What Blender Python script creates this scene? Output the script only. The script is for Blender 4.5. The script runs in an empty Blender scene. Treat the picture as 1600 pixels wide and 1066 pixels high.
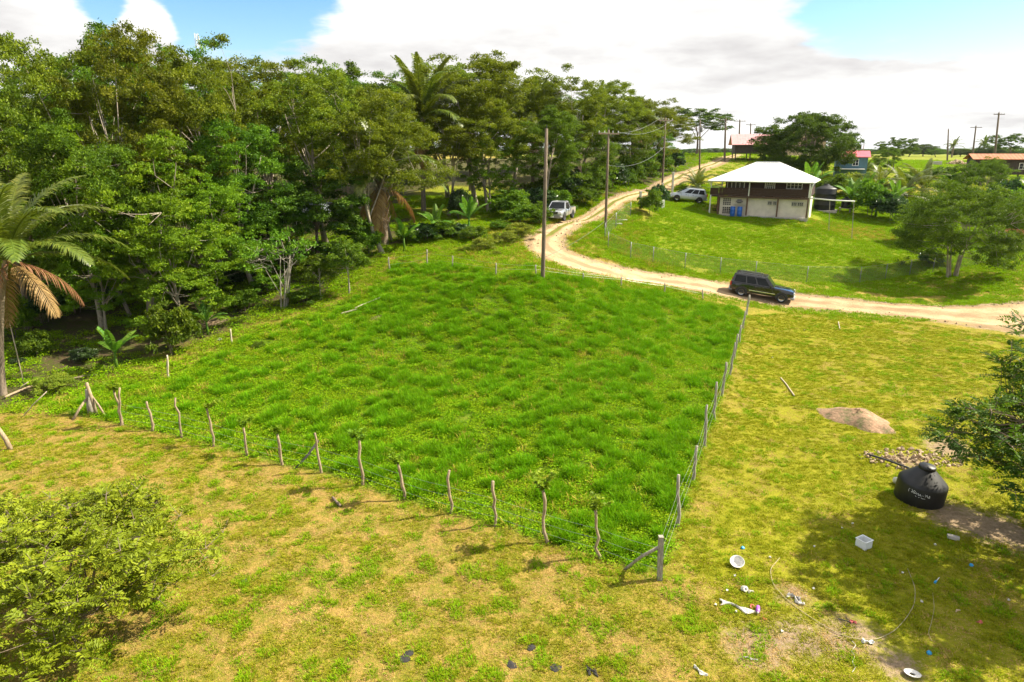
import bpy, bmesh, math, random
import numpy as np
from mathutils import Vector, Matrix

R = math.radians
scene = bpy.context.scene
COL = scene.collection
random.seed(7)

# ------------------------------------------------------------------ camera, sky, sun, exposure
CAMZ, PITCH, FPX = 12.2, R(16.0), 1040.0
cam_d = bpy.data.cameras.new('camera')
cam_d.sensor_width = 36.0
cam_d.lens = 36.0 * FPX / 1600.0
cam_d.clip_start = 0.1
cam_d.clip_end = 20000
cam = bpy.data.objects.new('camera', cam_d)
cam.location = (0, 0, CAMZ)
cam.rotation_euler = (R(90) - PITCH, 0, 0)
COL.objects.link(cam)
scene.camera = cam

SUN_EL = R(44)
SUN_AZ = math.atan2(1.0, 0.22)          # clockwise from +Y: to the right, a little ahead of the camera
SUN_DIR = Vector((math.sin(SUN_AZ) * math.cos(SUN_EL), math.cos(SUN_AZ) * math.cos(SUN_EL), math.sin(SUN_EL)))

world = bpy.data.worlds.new('World')
scene.world = world
world.use_nodes = True
wn, wl = world.node_tree.nodes, world.node_tree.links
wn.clear()


def wnode(t, **kw):
    n = wn.new(t)
    for k, v in kw.items():
        setattr(n, k, v)
    return n


def wmath(op, a, b=None, c=None, clamp=False):
    n = wnode('ShaderNodeMath', operation=op)
    n.use_clamp = clamp
    for i, v in enumerate((a, b, c)):
        if v is None:
            continue
        if isinstance(v, (int, float)):
            n.inputs[i].default_value = v
        else:
            wl.new(v, n.inputs[i])
    return n.outputs[0]


wout = wnode('ShaderNodeOutputWorld')
wbg = wnode('ShaderNodeBackground')
wbg.inputs['Strength'].default_value = 0.056
wsky = wnode('ShaderNodeTexSky', sky_type='NISHITA')
wsky.sun_disc = False
wsky.sun_elevation = SUN_EL
wsky.sun_rotation = SUN_AZ
wsky.air_density = 1.0
wsky.dust_density = 0.6
wsky.ozone_density = 1.2
wtc = wnode('ShaderNodeTexCoord')
wsep = wnode('ShaderNodeSeparateXYZ')
wl.new(wtc.outputs['Generated'], wsep.inputs[0])
dx, dy, dz = wsep.outputs
# cloud layer: the view direction carried up to a flat layer
den = wmath('ADD', wmath('MAXIMUM', dz, 0.0), 0.16)
cx = wmath('DIVIDE', dx, den)
cy = wmath('DIVIDE', dy, den)
wcomb = wnode('ShaderNodeCombineXYZ')
wl.new(cx, wcomb.inputs[0])
wl.new(cy, wcomb.inputs[1])


def wnoise(scale, detail, rough, off):
    mp = wnode('ShaderNodeMapping')
    mp.inputs['Location'].default_value = off
    wl.new(wcomb.outputs[0], mp.inputs['Vector'])
    n = wnode('ShaderNodeTexNoise')
    n.inputs['Scale'].default_value = scale
    n.inputs['Detail'].default_value = detail
    n.inputs['Roughness'].default_value = rough
    wl.new(mp.outputs[0], n.inputs['Vector'])
    return n.outputs['Fac']


n1 = wnoise(0.55, 8.0, 0.55, (3.1, 7.7, 0.0))
n2 = wnoise(0.9, 5.0, 0.6, (11.3, 2.9, 4.0))
n3 = wnoise(1.7, 9.0, 0.62, (1.3, 5.9, 2.0))


def wlobe(d, lo, hi):
    v = Vector(d).normalized()
    n = wnode('ShaderNodeVectorMath', operation='DOT_PRODUCT')
    wl.new(wtc.outputs['Generated'], n.inputs[0])
    n.inputs[1].default_value = v
    m = wnode('ShaderNodeMapRange', interpolation_type='SMOOTHSTEP')
    wl.new(n.outputs['Value'], m.inputs[0])
    m.inputs[1].default_value = lo
    m.inputs[2].default_value = hi
    return m.outputs[0]


def pdir(px, py):
    u, v = (px - 800) / FPX, (533 - py) / FPX
    return (u, math.cos(PITCH) + v * math.sin(PITCH), -math.sin(PITCH) + v * math.cos(PITCH))


# the broad breaks between the cloud banks
gap1 = wlobe(pdir(265, 5), 0.968, 0.997)
gap2 = wlobe(pdir(1490, -60), 0.952, 0.992)
gap3 = wlobe(pdir(60, 10), 0.985, 0.999)
cov = wmath('ADD', n1, wmath('MULTIPLY', n3, 0.42))
cov = wmath('ADD', cov, 0.02)
cov = wmath('SUBTRACT', cov, wmath('MULTIPLY', gap1, 0.30))
cov = wmath('SUBTRACT', cov, wmath('MULTIPLY', gap2, 0.28))
cov = wmath('ADD', cov, wmath('MULTIPLY', wlobe(pdir(880, 90), 0.93, 0.99), 0.25))
cov = wmath('ADD', cov, wmath('MULTIPLY', wlobe(pdir(10, 85), 0.994, 0.9995), 0.25))
cov = wmath('ADD', cov, wmath('MULTIPLY', wlobe(pdir(232, 42), 0.9992, 0.99995), 0.2))
low = wnode('ShaderNodeMapRange', interpolation_type='SMOOTHSTEP')
wl.new(dz, low.inputs[0])
low.inputs[1].default_value = 0.22
low.inputs[2].default_value = 0.02
cov = wmath('ADD', cov, wmath('MULTIPLY', low.outputs[0], 0.4))
cmask = wnode('ShaderNodeMapRange', interpolation_type='SMOOTHSTEP')
wl.new(cov, cmask.inputs[0])
cmask.inputs[1].default_value = 0.62
cmask.inputs[2].default_value = 0.74
ccol = wnode('ShaderNodeValToRGB')
cr = ccol.color_ramp
cr.elements[0].position, cr.elements[0].color = 0.33, (5.6, 5.45, 5.4, 1)
cr.elements[1].position, cr.elements[1].color = 0.56, (8.6, 8.5, 8.3, 1)
wl.new(n2, ccol.inputs[0])
sat = wnode('ShaderNodeHueSaturation')
sat.inputs['Saturation'].default_value = 1.35
sat.inputs['Value'].default_value = 1.45
wl.new(wsky.outputs[0], sat.inputs['Color'])
wmix = wnode('ShaderNodeMix', data_type='RGBA')
wl.new(cmask.outputs[0], wmix.inputs['Factor'])
wl.new(sat.outputs[0], wmix.inputs['A'])
wl.new(ccol.outputs[0], wmix.inputs['B'])
wl.new(wmix.outputs['Result'], wbg.inputs['Color'])
wl.new(wbg.outputs[0], wout.inputs[0])

sun_d = bpy.data.lights.new('sun', 'SUN')
sun_d.energy = 5.0
sun_d.angle = R(0.53)
sun_d.color = (1.0, 0.91, 0.73)
sun = bpy.data.objects.new('sun', sun_d)
sun.rotation_euler = SUN_DIR.to_track_quat('Z', 'Y').to_euler()
sun.location = (60, 20, 60)
COL.objects.link(sun)

scene.view_settings.view_transform = 'Standard'
scene.view_settings.look = 'None'
scene.view_settings.gamma = 1.0
scene.view_settings.exposure = 1.36
scene.cycles.use_denoising = True
scene.cycles.max_bounces = 6
scene.cycles.diffuse_bounces = 3
scene.cycles.glossy_bounces = 2
scene.cycles.transmission_bounces = 3
scene.cycles.transparent_max_bounces = 4
scene.cycles.sample_clamp_indirect = 4.0

# ------------------------------------------------------------------ materials
MATS = {}


def new_mat(name):
    m = bpy.data.materials.new(name)
    m.use_nodes = True
    nt = m.node_tree
    nt.nodes.clear()
    out = nt.nodes.new('ShaderNodeOutputMaterial')
    MATS[name] = m
    return m, nt, out


def nd(nt, t, **kw):
    n = nt.nodes.new(t)
    for k, v in kw.items():
        if k.startswith('i_'):
            n.inputs[k[2:].replace('_', ' ')].default_value = v
        else:
            setattr(n, k, v)
    return n


def nmath(nt, op, a, b=None, clamp=False):
    n = nt.nodes.new('ShaderNodeMath')
    n.operation = op
    n.use_clamp = clamp
    for i, v in enumerate((a, b)):
        if v is None:
            continue
        if isinstance(v, (int, float)):
            n.inputs[i].default_value = v
        else:
            nt.links.new(v, n.inputs[i])
    return n.outputs[0]


def nmix(nt, fac, a, b):
    n = nt.nodes.new('ShaderNodeMix')
    n.data_type = 'RGBA'
    for key, v in (('Factor', fac), ('A', a), ('B', b)):
        if isinstance(v, (int, float)):
            n.inputs[key].default_value = v
        elif isinstance(v, (tuple, list)):
            n.inputs[key].default_value = (*v[:3], 1)
        else:
            nt.links.new(v, n.inputs[key])
    return n.outputs['Result']


def nnoise(nt, scale, detail=4, rough=0.6, coord='Object', off=0.0, vec=None):
    n = nt.nodes.new('ShaderNodeTexNoise')
    n.inputs['Scale'].default_value = scale
    n.inputs['Detail'].default_value = detail
    n.inputs['Roughness'].default_value = rough
    if vec is None:
        tc = nt.nodes.new('ShaderNodeTexCoord')
        vec = tc.outputs[coord]
    if off:
        mp = nt.nodes.new('ShaderNodeMapping')
        mp.inputs['Location'].default_value = (off, off * 1.7, off * .3)
        nt.links.new(vec, mp.inputs['Vector'])
        vec = mp.outputs[0]
    nt.links.new(vec, n.inputs['Vector'])
    return n.outputs['Fac']


def nramp(nt, fac, stops):
    n = nt.nodes.new('ShaderNodeValToRGB')
    el = n.color_ramp.elements
    while len(el) < len(stops):
        el.new(0.5)
    for e, (p, c) in zip(el, stops):
        e.position = p
        e.color = (*c, 1) if len(c) == 3 else c
    nt.links.new(fac, n.inputs[0])
    return n.outputs[0]


def nsmooth(nt, v, lo, hi):
    n = nt.nodes.new('ShaderNodeMapRange')
    n.interpolation_type = 'SMOOTHSTEP'
    nt.links.new(v, n.inputs[0])
    n.inputs[1].default_value = lo
    n.inputs[2].default_value = hi
    return n.outputs[0]


def nattr(nt, name, kind='GEOMETRY'):
    n = nt.nodes.new('ShaderNodeAttribute')
    n.attribute_name = name
    n.attribute_type = kind
    return n.outputs['Fac']


def nbump(nt, h, strength, dist):
    n = nt.nodes.new('ShaderNodeBump')
    n.inputs['Strength'].default_value = strength
    n.inputs['Distance'].default_value = dist
    nt.links.new(h, n.inputs['Height'])
    return n.outputs[0]


def plain(name, col, rough=0.6, metal=0.0, var=0.12, scale=6.0, spec=0.5, bump=0.0, coat=0.0):
    """a painted or raw surface with a little uneven wear"""
    m, nt, out = new_mat(name)
    b = nd(nt, 'ShaderNodeBsdfPrincipled')
    f = nnoise(nt, scale, 5, 0.6)
    dark = tuple(max(0.0, c * (1 - var * 1.6)) for c in col)
    lite = tuple(min(1.0, c * (1 + var)) for c in col)
    nt.links.new(nramp(nt, f, [(0.3, dark), (0.7, lite)]), b.inputs['Base Color'])
    b.inputs['Roughness'].default_value = rough
    b.inputs['Metallic'].default_value = metal
    b.inputs['Specular IOR Level'].default_value = spec
    b.inputs['Coat Weight'].default_value = coat
    if bump:
        f2 = nnoise(nt, scale * 4, 6, 0.7)
        nt.links.new(nbump(nt, f2, bump, 0.02), b.inputs['Normal'])
    nt.links.new(b.outputs[0], out.inputs[0])
    return m


def leaf_mat(name, dark, mid, lite, transl=0.35, rough=0.55, spec=0.2, objvar=0.25, hue=0.02):
    """leaves: colour varies leaf by leaf ('rnd' on the faces) and plant by plant"""
    m, nt, out = new_mat(name)
    f = nattr(nt, 'rnd')
    oi = nd(nt, 'ShaderNodeObjectInfo')
    col = nramp(nt, f, [(0.0, dark), (0.5, mid), (1.0, lite)])
    hs = nd(nt, 'ShaderNodeHueSaturation')
    nt.links.new(col, hs.inputs['Color'])
    val = nmath(nt, 'ADD', nmath(nt, 'MULTIPLY', oi.outputs['Random'], 2 * objvar), 1 - objvar)
    nt.links.new(val, hs.inputs['Value'])
    hv = nmath(nt, 'ADD', nmath(nt, 'MULTIPLY', oi.outputs['Random'], 2 * hue), 0.5 - hue)
    nt.links.new(hv, hs.inputs['Hue'])
    b = nd(nt, 'ShaderNodeBsdfPrincipled')
    b.inputs['Roughness'].default_value = rough
    b.inputs['Specular IOR Level'].default_value = spec
    nt.links.new(hs.outputs[0], b.inputs['Base Color'])
    t = nd(nt, 'ShaderNodeBsdfTranslucent')
    tc = nmix(nt, 0.5, hs.outputs[0], (mid[0] * 1.6, mid[1] * 1.5, mid[2] * 0.5))
    nt.links.new(tc, t.inputs['Color'])
    mx = nd(nt, 'ShaderNodeMixShader')
    mx.inputs[0].default_value = transl
    nt.links.new(b.outputs[0], mx.inputs[1])
    nt.links.new(t.outputs[0], mx.inputs[2])
    nt.links.new(mx.outputs[0], out.inputs[0])
    return m


def bark_mat(name, a, b_, scale=3.0):
    m, nt, out = new_mat(name)
    tc = nd(nt, 'ShaderNodeTexCoord')
    mp = nd(nt, 'ShaderNodeMapping')
    mp.inputs['Scale'].default_value = (1, 1, 0.25)
    nt.links.new(tc.outputs['Object'], mp.inputs[0])
    f = nnoise(nt, scale * 3, 6, 0.7, vec=mp.outputs[0])
    b = nd(nt, 'ShaderNodeBsdfPrincipled')
    b.inputs['Roughness'].default_value = 0.9
    nt.links.new(nramp(nt, f, [(0.3, a), (0.68, b_)]), b.inputs['Base Color'])
    nt.links.new(nbump(nt, f, 0.6, 0.03), b.inputs['Normal'])
    nt.links.new(b.outputs[0], out.inputs[0])
    return m


def glass_mat(name, col=(0.01, 0.012, 0.014)):
    m, nt, out = new_mat(name)
    b = nd(nt, 'ShaderNodeBsdfPrincipled')
    f = nnoise(nt, 3.0, 2, 0.5)
    nt.links.new(nramp(nt, f, [(0.3, col), (0.7, tuple(c * 1.6 for c in col))]), b.inputs['Base Color'])
    b.inputs['Roughness'].default_value = 0.06
    b.inputs['Specular IOR Level'].default_value = 0.18
    nt.links.new(b.outputs[0], out.inputs[0])
    return m


leaf_mat('leaf_olive', (.050, .074, .004), (.130, .178, .007), (.240, .275, .010))
leaf_mat('leaf_green', (.036, .076, .004), (.090, .172, .007), (.175, .265, .010))
leaf_mat('leaf_lime', (.075, .140, .004), (.150, .260, .007), (.240, .340, .010), objvar=.08)
leaf_mat('leaf_dark', (.014, .036, .008), (.034, .080, .016), (.075, .145, .028), rough=0.38, spec=0.5)
leaf_mat('leaf_deep', (.025, .054, .004), (.064, .120, .007), (.135, .200, .012))
leaf_mat('leaf_yellow', (.085, .120, .012), (.165, .215, .016), (.260, .270, .022))
leaf_mat('leaf_shrub', (.110, .130, .006), (.210, .240, .010), (.320, .330, .016), objvar=.1)
leaf_mat('leaf_palm', (.050, .080, .010), (.115, .160, .014), (.200, .225, .026), rough=0.4, spec=0.5, objvar=.15)
leaf_mat('leaf_palm_dead', (.14, .075, .03), (.26, .145, .06), (.40, .25, .11), transl=0.2, objvar=.1)
leaf_mat('leaf_banana', (.060, .140, .015), (.095, .210, .020), (.150, .270, .030), objvar=.15)
leaf_mat('grass_tall', (.058, .155, .002), (.122, .285, .003), (.200, .370, .004), spec=.08, rough=.8, transl=.3, objvar=.22, hue=.012)
leaf_mat('grass_herb', (.110, .205, .002), (.192, .328, .004), (.290, .395, .007), spec=.08, rough=.8, transl=.3, objvar=.22, hue=.02)
leaf_mat('grass_lawn', (.150, .190, .005), (.260, .285, .007), (.370, .355, .014), spec=.08, rough=.8, transl=.25, objvar=.22, hue=.02)
leaf_mat('grass_short', (.120, .160, .005), (.225, .240, .008), (.350, .310, .024), spec=.08, rough=.8, transl=.25, objvar=.25, hue=.02)
leaf_mat('grass_straw', (.25, .155, .045), (.39, .255, .085), (.52, .37, .15), spec=.08, rough=.8, transl=.15, objvar=.2, hue=.01)
leaf_mat('grass_rust', (.26, .18, .03), (.40, .31, .05), (.48, .40, .07), spec=.08, rough=.8, transl=.2, objvar=.2, hue=.02)
bark_mat('bark_pale', (.16, .125, .09), (.46, .40, .31))
bark_mat('bark_brown', (.07, .05, .035), (.24, .18, .125))
bark_mat('bark_palm', (.10, .075, .05), (.30, .235, .165), 5)
bark_mat('bark_post', (.13, .09, .055), (.42, .32, .20), 6)
bark_mat('wood_grey', (.14, .12, .095), (.40, .36, .29), 6)
bark_mat('wood_pole', (.07, .05, .033), (.19, .145, .10), 4)
bark_mat('stick_pale', (.30, .24, .15), (.62, .53, .38), 6)
plain('wire_metal', (.42, .42, .40), .45, .8)
plain('dark_metal', (.05, .05, .05), .5, .4)
plain('ceramic', (.55, .56, .56), .3)
plain('cable', (.05, .05, .05), .6)
plain('cable_bright', (.45, .45, .42), .35, .9)

# ------------------------------------------------------------------ mesh helpers


def np_mesh(name, verts, quads=None, tris=None, smooth=False, rnd=None):
    """mesh from numpy arrays; rnd: one value per face"""
    me = bpy.data.meshes.new(name)
    verts = np.asarray(verts, dtype=np.float32).reshape(-1, 3)
    nq = 0 if quads is None else len(quads)
    ntr = 0 if tris is None else len(tris)
    loops = []
    if nq:
        loops.append(np.asarray(quads, dtype=np.int32).ravel())
    if ntr:
        loops.append(np.asarray(tris, dtype=np.int32).ravel())
    li = np.concatenate(loops)
    me.vertices.add(len(verts))
    me.vertices.foreach_set('co', verts.ravel())
    me.loops.add(len(li))
    me.loops.foreach_set('vertex_index', li)
    me.polygons.add(nq + ntr)
    starts = np.concatenate([np.arange(nq) * 4, nq * 4 + np.arange(ntr) * 3]).astype(np.int32)
    me.polygons.foreach_set('loop_start', starts)
    me.polygons.foreach_set('use_smooth', np.full(nq + ntr, smooth, dtype=bool))
    me.update(calc_edges=True)
    if rnd is not None:
        a = me.attributes.new('rnd', 'FLOAT', 'FACE')
        a.data.foreach_set('value', np.asarray(rnd, dtype=np.float32))
    return me


class Geo:
    """collects vertices and faces for ONE mesh"""

    def __init__(self):
        self.v, self.q, self.t, self.rq, self.rt, self.n = [], [], [], [], [], 0

    def add(self, v, q=None, t=None, rq=None, rt=None):
        v = np.asarray(v, dtype=np.float64).reshape(-1, 3)
        if q is not None and len(q):
            q = np.asarray(q).reshape(-1, 4)
            self.q.append(q + self.n)
            self.rq.append(np.full(len(q), .5) if rq is None else np.asarray(rq))
        if t is not None and len(t):
            t = np.asarray(t).reshape(-1, 3)
            self.t.append(t + self.n)
            self.rt.append(np.full(len(t), .5) if rt is None else np.asarray(rt))
        self.v.append(v)
        self.n += len(v)
        return self

    def mesh(self, name, mat, smooth=False):
        rn = np.concatenate(self.rq + self.rt)
        me = np_mesh(name, np.concatenate(self.v), np.concatenate(self.q) if self.q else None,
                     np.concatenate(self.t) if self.t else None, smooth, rn)
        me.materials.append(MATS[mat])
        return me

    def tube(self, pts, rad, n=6, cap=True):
        pts = np.asarray(pts, dtype=float)
        m = len(pts)
        rad = np.broadcast_to(np.asarray(rad, dtype=float), (m,))
        tang = np.gradient(pts, axis=0)
        tang /= np.linalg.norm(tang, axis=1)[:, None] + 1e-9
        ref = np.array([1.0, 0, 0]) if abs(tang[0][0]) < .8 else np.array([0, 1.0, 0])
        v = []
        ang = np.arange(n) / n * 2 * math.pi
        for i in range(m):
            a = ref - tang[i] * ref.dot(tang[i])
            a /= np.linalg.norm(a) + 1e-9
            b = np.cross(tang[i], a)
            ref = a
            v.append(pts[i] + rad[i] * (np.cos(ang)[:, None] * a + np.sin(ang)[:, None] * b))
        q = []
        for i in range(m - 1):
            for j in range(n):
                k = (j + 1) % n
                q.append((i * n + j, i * n + k, (i + 1) * n + k, (i + 1) * n + j))
        v = np.concatenate(v)
        t = []
        if cap:
            v = np.concatenate([v, pts[:1], pts[-1:]])
            for j in range(n):
                k = (j + 1) % n
                t.append((m * n, k, j))
                t.append((m * n + 1, (m - 1) * n + j, (m - 1) * n + k))
        return self.add(v, q, t)

    def box(self, c, s, M=None):
        c, s = np.asarray(c, float), np.asarray(s, float) / 2
        v = np.array([[x, y, z] for z in (-1, 1) for y in (-1, 1) for x in (-1, 1)], float) * s + c
        if M is not None:
            v = np.array([M @ Vector(p) for p in v])
        q = [(0, 2, 3, 1), (4, 5, 7, 6), (0, 1, 5, 4), (2, 6, 7, 3), (0, 4, 6, 2), (1, 3, 7, 5)]
        return self.add(v, q)

    def lathe(self, prof, n=24, c=(0, 0, 0)):
        prof = np.asarray(prof, float)
        ang = np.arange(n) / n * 2 * math.pi
        v = []
        for r, z in prof:
            v.append(np.stack([r * np.cos(ang) + c[0], r * np.sin(ang) + c[1], np.full(n, z + c[2])], 1))
        q = []
        for i in range(len(prof) - 1):
            for j in range(n):
                k = (j + 1) % n
                q.append((i * n + j, i * n + k, (i + 1) * n + k, (i + 1) * n + j))
        return self.add(np.concatenate(v), q)

    def leaves(self, C, D, N, L, W, rnd, fold=0.12):
        """rhombic leaves: centre, direction, normal, length, width"""
        D = D / (np.linalg.norm(D, axis=1)[:, None] + 1e-9)
        S = np.cross(D, N)
        S /= np.linalg.norm(S, axis=1)[:, None] + 1e-9
        N = np.cross(S, D)
        L = np.asarray(L).reshape(-1, 1)
        W = np.asarray(W).reshape(-1, 1)
        n = len(C)
        v = np.empty((n, 4, 3))
        v[:, 0] = C - D * L * .5 - N * L * fold
        v[:, 1] = C + S * W * .5 - D * L * .06
        v[:, 2] = C + D * L * .5 - N * L * fold * 1.3
        v[:, 3] = C - S * W * .5 - D * L * .06
        q = np.arange(n * 4).reshape(n, 4)
        return self.add(v.reshape(-1, 3), q, rq=rnd)


def link(name, me, parent=None, loc=None, rot=None, scl=None):
    o = bpy.data.objects.new(name, me)
    COL.objects.link(o)
    if parent is not None:
        o.parent = parent
    if loc is not None:
        o.location = loc
    if rot is not None:
        o.rotation_euler = rot
    if scl is not None:
        o.scale = scl if not isinstance(scl, (int, float)) else (scl,) * 3
    return o


def tag(o, label, cat, group=None):
    o['label'] = label
    o['category'] = cat
    if group:
        o['group'] = group
    return o


def thing(name, label, cat, loc=(0, 0, 0), rotz=0.0, group=None):
    o = bpy.data.objects.new(name, None)
    o.empty_display_size = .2
    COL.objects.link(o)
    o.location = loc
    o.rotation_euler = (0, 0, rotz)
    return tag(o, label, cat, group)


def struct(o):
    o['kind'] = 'structure'
    return o


def stuff(o, label=None, cat=None):
    o['kind'] = 'stuff'
    if label:
        o['label'] = label
        o['category'] = cat
    return o

# ------------------------------------------------------------------ terrain


def at(px, py, Y):
    """the point seen at a pixel of the photograph, Y metres ahead of the camera"""
    d = pdir(px, py)
    t = Y / d[1]
    return np.array([d[0] * t, Y, CAMZ + d[2] * t])


CTRL = [  # pixel x, pixel y, forward distance
    (440, 500, 43), (250, 490, 45), (600, 440, 48), (560, 385, 56), (848, 436, 45), (1000, 450, 49.5),
    (1040, 460, 49.5), (1165, 495, 48.5), (850, 560, 35.5), (850, 650, 28.2), (700, 580, 34.5),
    (1000, 560, 36.5), (848, 400, 52), (830, 372, 57), (872, 347, 63), (946, 357, 66), (900, 405, 53.5),
    (960, 315, 76), (1038, 283, 99), (1100, 258, 126), (1145, 241, 158), (1190, 339, 80), (1125, 334, 82.5),
    (1262, 343, 77.5), (1070, 317, 87), (1100, 380, 69), (950, 390, 59.5), (1000, 428, 54.8), (1100, 445, 55.8),
    (1190, 464, 55.2), (1300, 475, 53.2), (1450, 487, 51), (1600, 498, 49.3), (1450, 432, 62.5), (1550, 400, 68),
    (1300, 362, 77), (1450, 300, 105), (1550, 270, 142), (1500, 252, 200), (760, 310, 82), (600, 330, 71),
    (300, 420, 56), (50, 550, 38), (100, 480, 46), (720, 335, 69), (680, 380, 57), (1200, 430, 61), (1345, 440, 61.5),
    (1250, 395, 68), (900, 350, 64), (800, 340, 68), (300, 330, 80), (450, 330, 78), (1250, 262, 125), (1380, 262, 135),
    (1175, 246, 140), (1045, 316.5, 87.5), (1098, 318, 88), (1000, 297, 87),
]
cp = np.array([at(*c) for c in CTRL])
flat = [(x, y, 0.0) for x, y in [(-30, 12), (-15, 10), (0, 8), (15, 10), (30, 12), (-28, 22), (-14, 20), (0, 18), (9, 20),
                                 (18, 22), (30, 24), (-32, 30), (-18, 27), (0, 25), (10, 28), (20, 32), (34, 34),
                                 (12, 40), (25, 42), (40, 44), (0, -15), (-40, -10), (40, -10), (60, 20), (-60, 20)]]
far = [(-70, 60, 3.5), (-90, 100, 7), (-40, 120, 9), (0, 120, 10), (-90, 160, 9), (0, 190, 9.5), (40, 200, 9.5), (130, 160, 8.6),
       (200, 120, 7), (140, 80, 4), (100, 60, 1.5), (90, 40, 0), (160, 220, 9.2), (250, 220, 9), (-150, 100, 7), (-150, 220, 9),
       (-80, 240, 9), (60, 250, 8.5), (-120, 30, 1), (260, 60, 2), (200, 0, 0), (-200, 0, 0), (0, -60, 0)]
cp = np.concatenate([cp, np.array(flat), np.array(far, float)])


def _phi(r2):
    return np.where(r2 > 1e-9, r2 * np.log(np.maximum(r2, 1e-9)) * .5, 0.0)


_n = len(cp)
_d2 = ((cp[:, None, :2] - cp[None, :, :2]) ** 2).sum(-1) / 900.0
_A = np.zeros((_n + 3, _n + 3))
_A[:_n, :_n] = _phi(_d2) + np.eye(_n) * 0.004
_A[:_n, _n] = 1
_A[:_n, _n + 1:] = cp[:, :2] / 30
_A[_n:, :_n] = _A[:_n, _n:].T
_w = np.linalg.solve(_A, np.concatenate([cp[:, 2], np.zeros(3)]))


def tz0(x, y):
    x, y = np.asarray(x, float), np.asarray(y, float)
    sh = np.broadcast(x, y).shape
    xf, yf = np.broadcast_to(x, sh).ravel(), np.broadcast_to(y, sh).ravel()
    xc, yc = np.clip(xf, -200, 260), np.clip(yf, -60, 250)
    out = np.empty(len(xf))
    for s in range(0, len(xf), 40000):
        a, b = xc[s:s + 40000], yc[s:s + 40000]
        r2 = ((a[:, None] - cp[None, :, 0]) ** 2 + (b[:, None] - cp[None, :, 1]) ** 2) / 900.0
        out[s:s + 40000] = _phi(r2) @ _w[:_n] + _w[_n] + (_w[_n + 1] * a + _w[_n + 2] * b) / 30
    # beyond the surveyed part the land flattens out
    far_d = np.maximum(np.hypot(np.maximum(np.abs(xf - 20) - 200, 0), np.maximum(yf - 210, 0)), 0)
    k = np.clip(far_d / 120, 0, 1)
    k = k * k * (3 - 2 * k)
    farz = 7.5 + 1.2 * np.sin(xf * .004 + 1) + .9 * np.sin(yf * .006)
    farz = np.where(yf < 60, 0.5, farz)
    out = out * (1 - k) + farz * k
    return out.reshape(sh)


def bumps(x, y):
    return (.05 * np.sin(x * .9 + 1.3 * np.sin(y * .5)) * np.sin(y * .8 + .7) + .03 * np.sin(x * 2.3 + y * 1.1) * np.sin(y * 2.1 - x * .7)
            + .09 * np.sin(x * .31 + 2) * np.sin(y * .27 + 1))


def tz(x, y):
    return tz0(x, y) + bumps(np.asarray(x, float), np.asarray(y, float))


def hits(pix):
    """where the view through each pixel meets the ground"""
    pix = np.asarray(pix, float).reshape(-1, 2)
    res = []
    Ys = np.concatenate([np.arange(8, 60, .25), np.arange(60, 130, .5), np.arange(130, 420, 2.0)])
    for px, py in pix:
        d = pdir(px, py)
        t = Ys / d[1]
        X = d[0] * t
        Z = CAMZ + d[2] * t
        df = Z - tz(X, Ys)
        idx = np.where(df <= 0)[0]
        if len(idx) == 0:
            i = len(Ys) - 1
            res.append((X[i], Ys[i], float(tz(X[i], Ys[i]))))
            continue
        i = idx[0]
        if i == 0:
            y = Ys[0]
        else:
            f = df[i - 1] / (df[i - 1] - df[i])
            y = Ys[i - 1] + f * (Ys[i] - Ys[i - 1])
        t = y / d[1]
        res.append((d[0] * t, y, CAMZ + d[2] * t))
    return np.array(res)


def hit(px, py):
    return hits([(px, py)])[0]


def in_poly(x, y, poly):
    poly = np.asarray(poly)[:, :2]
    inside = np.zeros(x.shape, bool)
    j = len(poly) - 1
    for i in range(len(poly)):
        xi, yi = poly[i]
        xj, yj = poly[j]
        c = ((yi > y) != (yj > y)) & (x < (xj - xi) * (y - yi) / (yj - yi + 1e-12) + xi)
        inside ^= c
        j = i
    return inside


def poly_dist(x, y, poly, closed=True):
    """distance to the outline"""
    poly = np.asarray(poly)[:, :2]
    d = np.full(x.shape, 1e9)
    m = len(poly)
    for i in range(m if closed else m - 1):
        a, b = poly[i], poly[(i + 1) % m]
        ab = b - a
        t = np.clip(((x - a[0]) * ab[0] + (y - a[1]) * ab[1]) / (ab.dot(ab) + 1e-9), 0, 1)
        d = np.minimum(d, np.hypot(x - a[0] - t * ab[0], y - a[1] - t * ab[1]))
    return d


def soft(x, y, poly, w=.8):
    d = poly_dist(x, y, poly)
    s = np.where(in_poly(x, y, poly), d, -d)
    return np.clip(s / w * .5 + .5, 0, 1)


# the road's two edges, as seen
ROAD_L = [(1150, 241), (1128, 246), (1085, 262), (1040, 279), (985, 301), (930, 325), (885, 347), (850, 358), (829, 369), (822, 383), (832, 396),
          (855, 409), (880, 418), (910, 425), (960, 435), (1010, 443), (1060, 450), (1110, 459), (1150, 467), (1200, 475),
          (1260, 482), (1330, 488), (1400, 494), (1460, 501), (1520, 510), (1600, 524), (1680, 540)]
ROAD_R = [(1163, 242), (1142, 249), (1108, 264), (1066, 284), (1014, 305), (962, 329), (922, 345), (894, 361), (879, 375), (880, 386), (898, 397),
          (928, 407), (960, 415), (990, 421), (1030, 427), (1070, 433), (1110, 439), (1140, 443), (1180, 449), (1235, 457),
          (1300, 464), (1360, 471), (1420, 476), (1480, 479), (1530, 477), (1600, 471), (1680, 462)]
rl, rr = hits(ROAD_L), hits(ROAD_R)


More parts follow.
